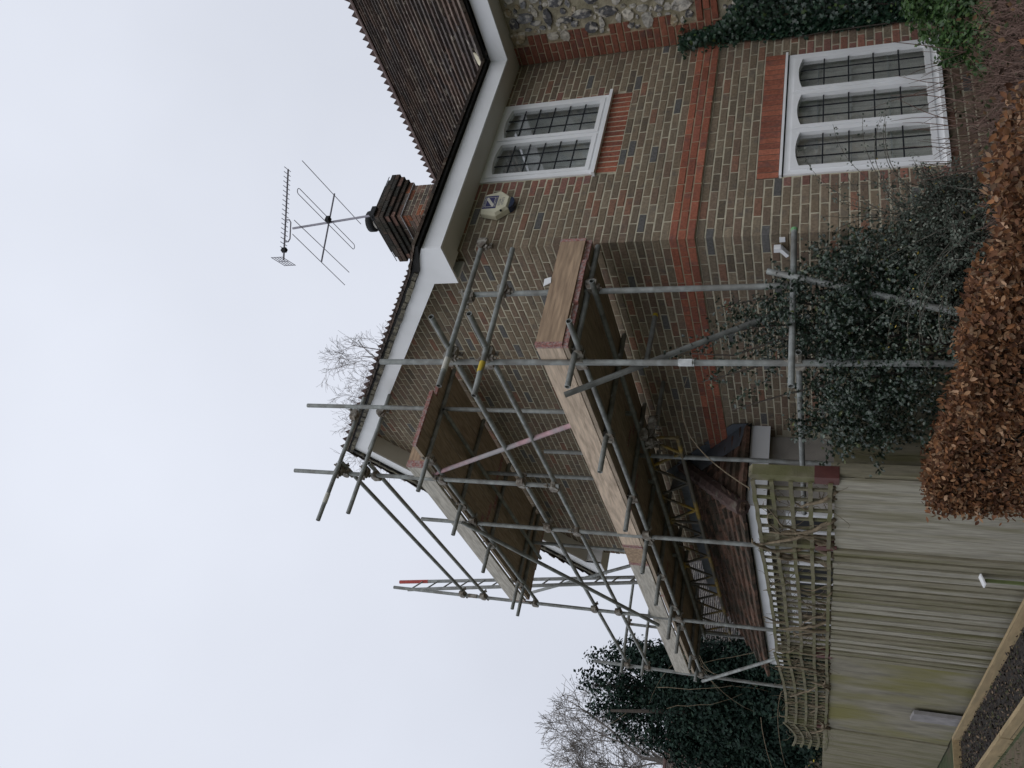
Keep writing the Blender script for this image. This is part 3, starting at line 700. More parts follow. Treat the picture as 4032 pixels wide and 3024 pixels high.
# standards
for (x, y, z0, z1) in ((-1.265, 0.045, 0.0, 5.36), (XO, 2.24, 4.28, 7.55), (XO, 3.32, 0.0, 6.33), (XO, 5.94, 0.0, 7.90), (XO, 8.48, 0.0, 5.27),
                       (-0.585, -0.03, 1.92, 4.72), (XI, 1.87, 3.5, 7.44), (XI, 2.72, 0.0, 4.71), (XI, 3.31, 3.5, 5.70), (XI, 5.36, 3.5, 5.62), (XI, 8.45, 0.0, 4.80)):
    pipe('standard', (x + rnd.uniform(-.004,.004), y, z0), (x, y + rnd.uniform(-.01,.01), z1))
# guard rails along the platforms
OX = XO + 0.052
for z, y0, y1 in ((4.69, -0.48, 8.55), (4.345, -0.51, 8.55)): pipe('guard_rail', (OX, y0, z-.015), (OX, y1, z+.02))
for z0, z1 in ((6.84, 6.73), (6.475, 6.39)): pipe('guard_rail', (OX, 2.05, z0), (OX, 6.05, z1))
# end rails across the near ends
pipe('end_rail', (-0.02, -0.085, 4.66), (-1.60, -0.085, 4.645)); pipe('end_rail', (-0.10, -0.085, 4.345), (-1.69, -0.085, 4.31))
pipe('end_rail', (-0.32, 2.06, 6.85), (-1.93, 2.06, 6.86)); pipe('end_rail', (-0.27, 2.06, 6.52), (-1.82, 2.06, 6.52))
pipe('end_rail', (0.2, 8.40, 4.78), (-1.40, 8.40, 4.77)); pipe('end_rail', (-0.25, 8.40, 4.44), (-1.40, 8.40, 4.43))
# ledgers under the boards
pipe('ledger', (XO+.05, -0.40, 3.54), (XO+.05, 8.52, 3.515)); pipe('ledger', (XI-.05, -0.20, 3.50), (XI-.05, 8.55, 3.515))
pipe('ledger', (OX, 1.92, 5.63), (OX, 6.02, 5.59)); pipe('ledger', (XI-.05, 1.8, 5.62), (XI-.05, 5.8, 5.60))
pipe('ledger', (XO+.05, 0.0, 1.895), (XO+.05, 2.6, 1.89))
# transoms: ends stick out past the outer ledger
for y, xo_ in ((-0.02, -1.55), (1.24, -1.60), (2.45, -1.60), (3.49, -1.62), (4.50, -1.60), (5.54, -1.66), (6.30, -1.60), (7.60, -1.42), (8.38, -1.38)):
    pipe('transom', (xo_, y, 3.575+rnd.uniform(-.005,.005)), (-0.06 if y > 0.2 else 0.06-0.12, y + rnd.uniform(-.02,.02), 3.575))
for y in (1.86, 2.92, 4.00, 5.26, 5.52): pipe('transom', (-1.60, y, 5.655), (-0.05, y + rnd.uniform(-.02,.02), 5.66))
pipe('transom', (-0.06, -0.11, 1.955), (-1.58, -0.11, 1.93))
# braces
pipe('brace', (-1.195, 2.30, 5.86), (-1.195, 1.10, 3.86), PINK); pipe('brace', (-1.31, 3.20, 5.72), (-1.31, 6.09, 3.82))
pipe('brace', (-0.62, 7.60, 6.55), (-0.62, 5.70, 4.17)); pipe('brace', (-1.31, 8.56, 3.49), (-1.31, 6.80, 2.22))
pipe('brace', (-1.53, 0.12, 3.64), (-0.68, 0.12, 1.96), mat('shaded_tube', (0.13, 0.135, 0.125), 0.7, 0.35, 10, 0.2, stain=(0.07,0.065,0.055), stain_scale=4, stain_amt=0.6)); pipe('brace', (-0.57, -0.185, 2.13), (-1.16, -0.30, 0.72))  # first brace stands in shadow: the shade is put into its darker colour
# coloured end tapes
tape = mat('green_tape', (0.16, 0.36, 0.16), 0.6, 0.1, 9, 0.0); ytape = mat('yellow_tape', (0.55, 0.40, 0.04), 0.6, 0.1, 9, 0.0)
MB().tube([(-0.062,-0.11,1.955),(-0.09,-0.11,1.955)], 0.0256, 12).build('end_tape', tape, scaf)
pipe('tie_tube', (-0.05, 0.93, 3.22), (-0.62, 0.98, 3.25)); MB().tube([(-0.052,0.93,3.2201),(-0.08,0.93,3.2215)], 0.0256, 12).build('end_tape', ytape, scaf)
pipe('tie_tube', (-0.02, 2.1, 3.32), (-0.62, 2.05, 3.32))
dust = mat('paper_wrap', (0.55, 0.54, 0.48), 0.8, 0.15, 20, 0.2)
MB().tube([(-1.32,-0.085,4.645),(-1.44,-0.085,4.645)], 0.0262, 12).build('paper_wrap', dust, scaf); MB().tube([(-1.36,-0.085,4.318),(-1.46,-0.085,4.318)], 0.0262, 12).build('paper_wrap', ytape, scaf)
MB().tube([(-1.60,2.06,6.858),(-1.72,2.06,6.858)], 0.027, 12).build('paper_wrap', dust, scaf)
# sleeve couplers
sl = MB().tube([(-1.265,0.045,2.64),(-1.265,0.045,2.76)], 0.0285, 12); sl.box((-1.31,-0.01,2.65),(-1.27,0.03,2.75)); sl.build('sleeve', mat('bright_sleeve',(0.55,0.56,0.55),0.45,0.2,20,0.1,metal=0.3), scaf)
MB().tube([(OX-.05,5.94,6.50),(OX-.05,5.94,6.64)], 0.030, 12).build('sleeve', RUSTY, scaf)
# couplers where tubes cross
for y, zz in ((0.045, (4.69, 4.345, 3.54, 1.895)), (2.24, (6.84, 6.47, 5.63, 4.69, 4.345)), (3.32, (5.62, 4.69, 4.345, 3.53)), (5.94, (6.73, 6.39, 5.59, 4.70, 4.36, 3.52)), (8.48, (4.70, 4.36, 3.515))):
    for z in zz: coupler((XO, y, z), 0.0, rnd.random() < .5)
for x, y, z in ((-0.585,-0.05,4.655),(-0.585,-0.05,4.335),(-1.265,-0.04,4.65),(-1.265,-0.04,4.32),(XI,2.0,6.85),(XI,2.0,6.52),(XO,2.12,6.86),(XO,2.12,6.52),(XI,8.42,4.78),(-0.585,-0.07,3.54),(-0.585,-0.07,1.95),(-0.05,-0.085,4.66)):
    coupler((x, y, z), math.pi/2, rnd.random() < .5)
for y in (-0.02, 1.24, 2.45, 3.49, 4.50, 5.54, 6.30, 7.60): coupler((XO+.05, y, 3.55), 0.3)
for y in (1.86, 2.92, 4.00, 5.26): coupler((OX, y, 5.64), 0.3)
for k in range(7): coupler((XI+rnd.uniform(-.06,.06), 2.05+.06*k, 3.40+rnd.uniform(-.05,.05)), rnd.uniform(0,3), k % 2 == 0)
# lattice beam under the lower platform
def lattice(x, y0, y1, z0, z1):
    lb = MB().tube([(x,y0,z0),(x,y1,z0-.04)], 0.0245, 10).build('lattice_beam', YELLOW, scaf)
    MB().tube([(x,y0,z1),(x,y1,z1)], 0.022, 10).build('chord', YELLOW, lb); MB().tube([(x,y0+.02,z0),(x,y0+.02,z1)], 0.018, 8).build('end_post', YELLOW, lb)
    n = int((y1-y0)/0.62)
    for k in range(n):
        a = y0 + (y1-y0)*k/n; b = y0 + (y1-y0)*(k+1)/n; m = (a+b)/2
        MB().tube([(x,a+.03,z1),(x,m,z0)], 0.017, 8).build('lacing', YELLOW, lb); MB().tube([(x,m,z0),(x,b-.03,z1)], 0.017, 8).build('lacing', YELLOW, lb)
        if k % 3 == 2: MB().tube([(x,b,z1),(x,b,z0)], 0.019, 8).build('lacing', YELLOW, lb)
lattice(XI, 2.30, 8.35, 3.14, 3.50)
# planks: each its own board with hoop-iron ends
def plank(name, p0, p1, w, t, material, across, bands=True):
    """plank from p0 to p1 (centre line), width w along 'across', thickness t"""
    p0, p1, ac = Vector(p0), Vector(p1), Vector(across)
    b = MB().beam(p0, p1, w, t, up=ac.cross(p1-p0).normalized()).build(name, material, scaf)
    if bands:
        d = (p1-p0).normalized()
        for e, s in ((p0, 1), (p1, -1)):
            MB().beam(e - d*s*0.002, e + d*s*0.028, w+0.006, t+0.006, up=ac.cross(p1-p0).normalized()).build('end_band', BAND_M, b)
    return b
for k in range(5):
    x = -1.135 + k*0.228
    cuts = [-0.13, 2.55 + rnd.uniform(-.4,.4), 5.4 + rnd.uniform(-.4,.4), 8.55]
    for j, (a, b) in enumerate(zip(cuts, cuts[1:])):
        if k == 4: x = -0.20
        plank('plank', (x, a+rnd.uniform(-.04,.02), 3.622+0.002*j), (x+rnd.uniform(-.006,.006), b-0.02, 3.622+0.002*j+rnd.uniform(0,.003)), 0.222, 0.038, BOARD_DARK, (1,0,0))
for k in range(5):
    x = -1.10 + k*0.232; y0 = 1.58 if k < 3 else 1.67
    for a, b in ((y0, 3.85+rnd.uniform(-.3,.3)),): 
        plank('plank', (x, a, 5.703), (x, b, 5.703), 0.222, 0.038, BOARD_DARK, (1,0,0)); plank('plank', (x, b+.02, 5.705), (x, 5.95+rnd.uniform(-.05,.05), 5.705), 0.222, 0.038, BOARD_DARK, (1,0,0))
TX = -1.268
plank('toe_board', (TX+.035, -0.155, 3.757), (TX+.035, 3.62, 3.757), 0.222, 0.036, BOARD_PALE, (0,0,1))
plank('toe_board', (TX+.034, 3.64, 3.757), (TX+.030, 4.12, 3.77), 0.222, 0.036, BOARD_TAN, (0,0,1))
plank('toe_board', (TX+.034, 4.14, 3.77), (TX+.034, 8.55, 3.80), 0.228, 0.036, BOARD_GREY, (0,0,1))
plank('toe_board', (-0.10, -0.150, 3.757), (TX+.02, -0.150, 3.757), 0.222, 0.036, BOARD_TAN, (0,0,1))
plank('toe_board', (TX+.035, 1.97, 5.838), (TX+.035, 5.93, 5.85), 0.222, 0.036, BOARD_GREY, (0,0,1))
plank('toe_board', (-0.30, 1.99, 5.838), (TX+.06, 1.99, 5.838), 0.222, 0.036, BOARD_TAN, (0,0,1))
MB().prism([(-0.60,-0.172,3.86),(-0.64,-0.172,3.92),(-0.56,-0.172,3.925),(-0.54,-0.172,3.87)], (0,-0.006,0)).build('paper_scrap', WHITE, scaf)

# ---------------------------------------------------------------- ladder leaning through the far bay
lad = thing('ladder', 'pole ladder with red painted top leaning inside the far scaffold bay', 'ladder', (-0.5, 6.4, 3.64))
REDP = mat('red_paint', (0.42, 0.06, 0.05), 0.5, 0.2, 12, 0.0)
LADM = mat('ladder_pole', (0.30, 0.31, 0.30), 0.6, 0.25, 10, 0.1)
r1a, r1b = Vector((-0.37, 6.60, 3.64)), Vector((-0.93, 6.60, 8.19)); r2a, r2b = Vector((-0.60, 6.22, 3.64)), Vector((-1.17, 6.22, 7.80))
for a, b in ((r1a, r1b), (r2a, r2b)): MB().tube([a, b], 0.027, 10).build('stile', LADM, lad)
MB().tube([r1b + (r1a-r1b)*0.0, r1b + (r1a-r1b)*0.11], 0.0285, 10).build('painted_tip', REDP, lad)
for k in range(16):
    t = 0.04 + k*0.058; a = r1a + (r1b-r1a)*t; b = r2a + (r2b-r2a)*(t*1.09); MB().tube([a, b], 0.012, 8).build('rung', LADM, lad)
# ---------------------------------------------------------------- single-storey side extension of the house (hipped lean-to)
EXT_TILES = [(0.165,0.098,0.070),(0.125,0.080,0.060),(0.095,0.068,0.054),(0.195,0.120,0.088)]
EY0, EY1, EX = 2.95, 8.1, -0.98
extw = MB(); extw.box((EX+0.22, EY0+0.22, -0.1), (-0.002, EY0+0.44, 2.32)); extw.box((EX+0.22, EY0+0.44, -0.1), (EX+0.44, EY1, 2.32)); extw.box((EX+0.22, EY1-.2, -0.1), (-0.002, EY1, 2.32))
ext = extw.build('extension_wall', mat('rendered_wall', (0.36,0.335,0.30), 0.9, 0.15, 6, 0.3), house)
MB().box((EX, EY0, 2.27), (0.0, EY0+.022, 2.47)).build('fascia', WHITE, ext); MB().box((EX, EY0+.022, 2.27), (EX+.022, EY1+.2, 2.47)).build('fascia', WHITE, ext)
MB().box((EX+.022, EY0+.022, 2.285), (-0.0, EY0+.22, 2.297)).build('soffit', SOFFIT, ext); MB().box((EX+.022, EY0+.22, 2.286), (EX+.22, EY1, 2.298)).build('soffit', SOFFIT, ext)
# white framed window and door looking out through the trellis
for y0, y1, z0, z1 in ((3.45, 4.35, 0.05, 2.1), (4.75, 5.95, 0.95, 2.1), (6.3, 7.3, 0.95, 2.1)):
    wf = MB(); xf = EX+0.215
    wf.box((xf-.03, y0, z0), (xf+.002, y0+.07, z1)); wf.box((xf-.03, y1-.07, z0), (xf+.002, y1, z1)); wf.box((xf-.029, y0+.07, z1-.08), (xf+.002, y1-.07, z1)); wf.box((xf-.029, y0+.07, z0), (xf+.002, y1-.07, z0+.08))
    wf.box((xf-.028, (y0+y1)/2-.03, z0+.08), (xf+.002, (y0+y1)/2+.03, z1-.08))
    g = wf.build('window', WHITE, ext); MB().box((xf-.012, y0+.06, z0+.07), (xf-.004, y1-.06, z1-.07)).build('pane', BLACK, g)
# hip geometry: end slope climbs in y to the wall, long slope climbs in x
HS = 0.78; HYT = 1.30; zt = 2.50 + HS*1.05
hip = MB(); A0 = (EX-.06, EY0-.06, 2.465); A1 = (0.0, EY0-.06, 2.465); T = (0.0, EY0-.06+1.04, 2.465+HS*1.04*1.0); E1 = (EX-.06, EY1+.2, 2.465); T1 = (0.0, EY1+.2, T[2])
hip.add([A0, A1, T, E1, T1], [(0,1,2), (0,2,4,3)]); eroof = hip.build('roof', SILL_DARK, ext)
def sagf(u, s): return -0.035*math.sin(min(u,5)*0.62)*(s/1.3)
n1 = np.array([-HS, 0, 1.0]); s1_ = np.array([1.0, 0, HS])
L1 = math.sqrt(1+HS*HS)
tile_rows = MB()
def clip_tiles(o, u, s, n, L, rows, gauge, tw, inside, nm):
    o, u, s, n = (np.array(x, float) for x in (o, u, s, n)); s /= np.linalg.norm(s); n /= np.linalg.norm(n); mb = MB()
    for r in range(rows):
        for c in range(int(L/tw)+2):
            a = c*tw - (r % 2)*tw/2; b = a + tw - .006; s0 = r*gauge + rnd.gauss(0,.004); s1 = (r+1.3)*gauge
            mid = o + u*(a+b)/2 + s*(s0+gauge/2)
            if not inside(mid): continue
            dz = rnd.gauss(0, .004); sg = n*sagf((a+b)/2, s0); P = [o + u*uu + s*ss + n*hh + sg for uu, ss, hh in ((a,s0,.005),(b,s0,.005),(b,s0,.050+dz),(a,s0,.050+dz),(b,s1,.006),(a,s1,.006))]
            mb.add(P, [(0,1,2,3),(3,2,4,5),(0,3,5),(1,4,2)], pick(EXT_TILES))
    mb.build(nm, TILE_EXT, eroof, kind='stuff')
TILE_EXT = mat('clay_tile', (0.16,0.09,0.075), 0.9, 0.35, 22, 0.6, 90, attr=True, spec=0.15, stain=(0.05,0.055,0.04), stain_scale=4, stain_amt=0.7, lo=0.45, hi=0.62)
clip_tiles((EX-.08, EY0-.10, 2.47), (0,1,0), s1_, n1, EY1-EY0+.3, 10, 0.140, 0.17, lambda p: p[0] < 0.0 and (p[1]-(EY0-.06)) > (p[0]-(EX-.06))-.05, 'tile_courses')
clip_tiles((EX-.10, EY0-.08, 2.47), (1,0,0), (0,1,HS), (0,-HS,1), -EX+.1, 10, 0.140, 0.17, lambda p: p[0] < 0.0 and (p[1]-(EY0-.06)) < (p[0]-(EX-.06))+.05, 'tile_courses')
hr = MB()
for k in range(9):
    a = Vector(A0).lerp(Vector(T), k/9); b = Vector(A0).lerp(Vector(T), (k+1.08)/9); hr.tube([a+Vector((0,0,.03)), b+Vector((0,0,.055))], [0.085,0.095], 8)
hr.build('hip_tiles', RIDGE, eroof)
# lead flashing dressed up the wall: stepped sheets above the end slope and the long slope
for k in range(5):
    y0 = EY0 - .06 + k*0.235; z0 = 2.50 + HS*(k*0.235)
    MB().prism([(-0.012-.004*k, y0, z0), (-0.012-.004*k, y0+.29, z0+HS*.29), (-0.012-.004*k, y0+.22, z0+HS*.29+.12), (-0.012-.004*k, y0+.02, z0+.17)], (0.004,0,0)).build('lead_flashing', LEAD, ext)
    MB().prism([(-0.015-.003*k, y0, z0+.02), (-0.26, y0+.06, z0+.085), (-0.26, y0+.30, z0+HS*.24+.085), (-0.015-.003*k, y0+.29, z0+HS*.29+.02)], (0,0,0.006)).build('lead_flashing', LEAD, ext)
for k in range(6): MB().box((-0.018-.002*(k%2), EY0+1.0+k*.68, T[2]-.01), (-0.008, EY0+1.72+k*.68, T[2]+.16)).build('lead_flashing', LEAD, ext)

# ---------------------------------------------------------------- fence with trellis
FWOOD = mat('weathered_fence', (0.238, 0.218, 0.155), 0.9, 0.22, 6, 0.5, 80, stain=(0.135, 0.128, 0.050), stain_scale=1.3, stain_amt=0.7, stretch=(7, 7, 0.8), lo=0.46, hi=0.66)
FWOOD2 = mat('silvered_fence', (0.335, 0.315, 0.255), 0.9, 0.25, 6, 0.5, 80, stain=(0.165, 0.150, 0.075), stain_scale=1.6, stain_amt=0.65, stretch=(7, 7, 0.8), lo=0.47, hi=0.68)
FWOOD3 = mat('algae_fence', (0.225, 0.208, 0.160), 0.9, 0.28, 5, 0.5, 80, stain=(0.185, 0.17, 0.05), stain_scale=0.8, stain_amt=0.9, stretch=(2.2, 1.5, 0.6), lo=0.46, hi=0.62)
TWOOD = mat('mossy_trellis', (0.165, 0.150, 0.098), 0.92, 0.3, 9, 0.5, 70, stain=(0.120, 0.122, 0.045), stain_scale=4, stain_amt=0.7)
REDBR = mat('red_brown_bracket', (0.10, 0.035, 0.03), 0.5, 0.2, 10, 0.1)
fence = thing('fence', 'grey-green boarded fence topped by mossy square trellis beside the bed', 'fence', (-1.66, 1.0, 0))
FX = -1.66
posts = [(1.02, 2.27), (2.29, 2.255), (5.38, 2.23), (8.75, 2.20)]
for k, (y, zt_) in enumerate(posts):
    w = 0.095 if k == 0 else 0.075
    pst = MB().box((FX+.012, y-w/2, 0.0), (FX+.012+w, y+w/2, 1.66)).build('post', FWOOD, fence)
    tp = MB(); tp.prism([(FX-.03, y-w/2, 1.78), (FX-.03, y+w/2, 1.78), (FX-.03, y+w/2, zt_-.02), (FX-.03, y, zt_+.012 if k == 0 else zt_), (FX-.03, y-w/2, zt_-.02)], (w, 0, 0)); tp.build('post_extension', TWOOD, fence)
    MB().box((FX-.036, y-w/2-.006, 1.60), (FX-.03+w+.006, y+w/2+.006, 1.782)).build('bracket', REDBR, fence)
FB = [(0.235,0.215,0.165),(0.20,0.185,0.14),(0.265,0.245,0.195),(0.19,0.18,0.125)]
for k, ((ya, za), (yb, zb_)) in enumerate(zip(posts, posts[1:] + [(12.5, 2.10)])):
    n = int(round((yb-ya)/ (0.32, 0.140, 0.24, 0.16)[k])); st = (yb-ya)/n
    for j in range(n):
        y0 = ya + j*st; top = 1.625 + rnd.uniform(-.006,.006) - (0.06 if k == 3 else 0)
        fm = FWOOD3 if k == 2 else FWOOD if (k == 1 and rnd.random() < .6) or k == 3 else FWOOD2
        if k == 1:                                      # lapped boards: proud face, rebated lip
            m_ = y0 + st*.76; e_ = y0 + st*1.02; pr = rnd.uniform(.040,.048)
            MB().prism([(FX-pr, y0+.002, .02), (FX-pr+.004, m_, .02), (FX-.006, m_+.002, .02), (FX-.006, e_, .02), (FX+.004, e_, .02), (FX+.004, y0+.002, .02)], (0, 0, top-.02)).build('board', fm, fence)
        else:
            MB().box((FX-.02+rnd.uniform(-.0015,.0015) - (.02 if k == 3 else 0), y0, .02), (FX+.004, y0+st-.003, top + (.13 if k == 3 else 0))).build('board', fm, fence)
    for z in (0.35, 1.45): MB().box((FX+.006, ya, z-.035), (FX+.055, yb, z+.035)).build('rail', FWOOD, fence)
    # trellis: laths sag between the posts, most on the long bays
    if k == 3: yb = ya + 1.5
    sagm = (0.0, 0.02, 0.055, 0.10)[k]
    m = 14
    for r in range(5):
        z0 = 1.665 + r*0.147; z1 = z0 - (za - zb_)*(r/4)
        lath = MB(); pts_y = [ya+.03 + (yb-ya-.06)*i/m for i in range(m+1)]
        zz = [z0 + (z1-z0)*i/m - sagm*math.sin(math.pi*i/m)*(0.3+0.7*r/4) + rnd.gauss(0,.0025) for i in range(m+1)]
        for i in range(m): lath.beam((FX-.042, pts_y[i], zz[i]), (FX-.042, pts_y[i+1]+.002, zz[i+1]), 0.018, 0.034)
        lath.build('trellis_lath', TWOOD, fence)
    nv = int((yb-ya)/0.16)
    for i in range(1, nv):
        y = ya + (yb-ya)*i/nv; t = i/nv; sg = sagm*math.sin(math.pi*t)
        MB().beam((FX-.021, y+rnd.gauss(0,.006), 1.63-sg*.3), (FX-.021, y+rnd.gauss(0,.006), 2.262-(za-2.26)*0-(za-zb_)*t-sg), 0.034, 0.018, up=(1,0,0)).build('trellis_lath', TWOOD, fence)
# climber: twisted woody stems through the trellis
vine = thing('climber', 'bare twisted climbing stems woven through the fence trellis', 'climber', (-1.66, 3.0, 1.6))
BARK = mat('pale_vine_bark', (0.17, 0.135, 0.09), 0.95, 0.35, 20, 0.6, 60)
for k in range(46):
    y = rnd.uniform(1.15, 9.0) if k > 8 else 1.2 + k*0.5; p = Vector((FX-.02, y, 1.62)); pts_ = [p.copy()]; d = Vector((0, rnd.uniform(-1,1), 1)).normalized(); rr = rnd.uniform(.009,.027)
    for j in range(rnd.randint(6, 13)):
        d = (d + Vector((rnd.gauss(0,.4), rnd.gauss(0,.36), rnd.gauss(0.05,.3)))).normalized(); d.x *= 0.5
        p = p + d*0.075; p.x = max(FX-.07, min(FX+.07, p.x)); p.z = max(1.6, min(2.32, p.z)); pts_.append(p.copy())
    MB().tube(pts_, [rr*(1-0.7*i/len(pts_)) for i in range(len(pts_))], 7).build('stem', BARK, vine, smooth=True)
tw = MB()
for k in range(320):
    y = rnd.uniform(1.1, 9.8); p = Vector((FX+rnd.uniform(-.05,.06), y, rnd.uniform(1.65,2.2))); pts_ = [p.copy()]; d = Vector((rnd.gauss(0,.5), rnd.gauss(0,1), rnd.gauss(0.2,.6))).normalized()
    for j in range(5): d = (d + Vector((rnd.gauss(0,.4),rnd.gauss(0,.4),rnd.gauss(0,.4)))).normalized(); p = p + d*0.06; p.x = max(FX-.09, min(FX+.1, p.x)); pts_.append(p.copy())
    tw.tube(pts_, [.0035*(1-.12*i) for i in range(6)], 4, caps=False)
tw.build('twigs', BARK, vine, kind='stuff')
# one long bowed cane arching off the climber
cane = [Vector((FX+.02,1.35,2.3))]
for i in range(14): t = i/13; cane.append(Vector((-1.62+1.0*t, 1.35+0.3*t-0.75*t*t, 2.3+0.62*math.sin(t*2.2))))
MB().tube(cane, [.006-.00025*i for i in range(len(cane))], 6).build('cane', BARK, vine, smooth=True)

# side gate between the fence and the house
gate = thing('side_gate', 'dark boarded side gate in shadow between fence post and house', 'gate', (-0.85, 1.06, 0))
for j in range(11):
    x = -1.55 + j*0.14; MB().box((x, 1.06, .03), (x+.134, 1.082, 1.64 + rnd.uniform(-.004,.004))).build('board', FWOOD, gate)
for z in (0.4, 1.4): MB().box((-1.55, 1.084, z-.04), (-0.02, 1.12, z+.04)).build('rail', FWOOD, gate)

# ---------------------------------------------------------------- timber edging of the bed, stub post, marker
EDGE = mat('new_edging_timber', (0.36, 0.27, 0.15), 0.85, 0.2, 6, 0.4, 60, stretch=(8, 1, 8), stain=(0.22,0.18,0.10), stain_scale=3, stain_amt=0.5)
kb = MB()
edge1 = thing('bed_edging', 'yellowish timber edging board at the foot of the fence', 'edging', (-1.9, 3.0, 0), 'timber edging of the bed')
MB().box((-1.925, -3.0, 0.0), (-1.885, 7.42, 0.125)).build('edging_board', EDGE, edge1); MB().box((-2.45, 7.42, 0.0), (-1.885, 7.455, 0.125)).build('edging_board', EDGE, edge1)
edge2 = thing('bed_edging', 'yellowish timber edging board between soil bed and path', 'edging', (-2.6, 3.0, 0), 'timber edging of the bed')
MB().box((-2.615, -3.0, 0.0), (-2.565, 4.25, 0.115)).build('edging_board', EDGE, edge2); MB().box((-2.62, 4.26, 0.0), (-2.57, 12.0, 0.118)).build('edging_board', EDGE, edge2)
stub = MB().prism([(-1.72, 7.0, 0.0), (-1.72, 7.34, 0.0), (-1.72, 7.36, 0.62), (-1.72, 7.02, 0.60)], (-0.05, 0, 0)).build('timber_offcut', mat('grey_offcut', (0.26,0.25,0.25),0.9,0.2,8,0.3), None)
tag(stub, 'grey timber offcut leaning at the foot of the mossy fence panel', 'plank')
mk = thing('plant_marker', 'short green stake with a pale angled top beside the fence', 'marker', (-1.75, 2.56, 0))
MB().box((-1.765, 2.55, 0.0), (-1.74, 2.575, 0.40)).build('stake', mat('green_stake',(0.13,0.16,0.06),0.7,0.2,10,0.0), mk)
MB().prism([(-1.80,2.52,0.40),(-1.71,2.52,0.43),(-1.71,2.61,0.43),(-1.80,2.61,0.40)], (0,0,0.012)).build('cap', WHITE, mk)
# soil crumbs and fallen leaves lying in the bed
n = 5200
pos = np.column_stack([nrng.uniform(-2.56,-1.93,n), nrng.uniform(-1,7.4,n), nrng.uniform(.03,.055,n)])
nr = nrng.normal(0,.5,(n,3)); nr[:,2] = 1
lit = scatter('leaf_litter', LEAF_V, LEAF_F, pos, nr, nrng.uniform(.018,.05,n), palette(n, [(0.035,0.03,0.027),(0.07,0.055,0.045),(0.18,0.13,0.09),(0.10,0.09,0.05),(0.05,0.06,0.03)], [5,4,1,1,1]), leaf_mat('litter', .9, 0, .1), None, 'stuff')
n = 26000
pos = np.column_stack([nrng.uniform(-5.5,-2.63,n), nrng.uniform(1.0,14,n), np.full(n,.004)]); keep = (np.sin(pos[:,0]*3.1)+np.sin(pos[:,1]*1.7)+nrng.normal(0,.6,n)) > .2; pos = pos[keep]; n = len(pos)
nr = nrng.normal(0,.35,(n,3)); nr[:,1] += 1.0
BLADE_V = np.array([(-.09,0,0),(.09,0,0),(0.0,.2,1.0)], float); BLADE_F = np.array([(0,1,2)])
nr = nrng.normal(0,.25,(n,3)); nr[:,2] = 1
scatter('grass', BLADE_V, BLADE_F, pos, nr, nrng.uniform(.02,.05,n), palette(n, [(0.05,0.075,0.025),(0.08,0.09,0.035),(0.10,0.085,0.05)], [4,2,1]), leaf_mat('grass_blade', .7, .2, .2), None, 'stuff')
# ---------------------------------------------------------------- plants
def limbs(name, parent, root, tips, r0, material, wob=0.08, seg=6):
    m = MB()
    for t in tips:
        a, b = Vector(root), Vector(t); pts_ = [a]; k = 6
        for i in range(1, k+1):
            p = a.lerp(b, i/k) + Vector((rnd.gauss(0,wob), rnd.gauss(0,wob), rnd.gauss(0,wob)))*(0.5 if i == k else 1); pts_.append(p)
        m.tube(pts_, [max(.003, r0*(1-.8*i/k)) for i in range(k+1)], seg)
    return m.build(name, material, parent, smooth=True)
BARKD = mat('dark_bark', (0.055, 0.045, 0.037), 0.95, 0.35, 24, 0.6, 60)
TWIG = mat('red_brown_twig', (0.15, 0.095, 0.075), 0.8, 0.3, 24, 0.0)
def lumps(n, blobs, shell=0.5):
    """points in a union of ellipsoids (centre, radii, weight), biased to the outside; returns points and outward normals"""
    w = np.array([b[2] for b in blobs], float); idx = nrng.choice(len(blobs), n, p=w/w.sum())
    d = nrng.normal(0, 1, (n,3)); d /= np.linalg.norm(d, axis=1, keepdims=True)
    r = nrng.uniform(0,1,n)**(1/3.0*shell)
    c = np.array([b[0] for b in blobs], float)[idx]; R = np.array([b[1] for b in blobs], float)[idx]
    wob = 1 + 0.22*np.sin(d[:,0]*5+idx)*np.sin(d[:,1]*6+idx*2)*1.0 + 0.15*np.sin(d[:,2]*9+idx)
    return c + d*R*(r*wob)[:,None], d

# beech hedge: dead copper leaves held on the twigs
hedge = thing('beech_hedge', 'clipped beech hedge holding curled copper-brown winter leaves', 'hedge', (-1.5, -1.2, 0))
n = 62000
y = nrng.uniform(-4.2, 0.98, n)
side_ = nrng.uniform(0,1,n)
x = np.where(side_ < .55, -1.93 + nrng.exponential(.07,n), nrng.uniform(-1.93,-1.38,n))
def hedge_top(x, y): return 0.965 - 0.20*(x+1.93) + 0.04*np.sin(y*5.1) + 0.035*np.sin(y*11.3+1) + 0.07*np.exp(-((y-0.75)/.3)**2)
z = np.where(side_ < .55, nrng.uniform(0.05,1,n)*hedge_top(x,y), hedge_top(x,y) - nrng.exponential(.06,n))
endm = nrng.uniform(0,1,n) < .10; y = np.where(endm, 1.0 - nrng.exponential(.06,n), y); x = np.where(endm, nrng.uniform(-1.93,-1.42,n), x); z = np.where(endm, nrng.uniform(.1,1,n)*1.0, z)
pos = np.column_stack([x,y,z]) + nrng.normal(0,.02,(n,3)); pos = pos[(pos[:,2] > .03)]; n = len(pos)
keepc = (np.sin(pos[:,1]*9+pos[:,2]*7)+np.sin(pos[:,1]*17-pos[:,2]*13)+nrng.normal(0,.9,n)) > -1.3
twz = (pos[:,1] < -1.2) & (nrng.uniform(0,1,n) < np.clip((-1.2-pos[:,1])*.6, 0, .55))
pos = pos[keepc & ~twz]; n = len(pos)
nr = nrng.normal(0,1,(n,3)) + np.array([-.5,-.2,.45])
BE = [(0.25,0.118,0.055),(0.17,0.082,0.045),(0.32,0.19,0.105),(0.11,0.055,0.034),(0.42,0.27,0.17),(0.21,0.135,0.085)]
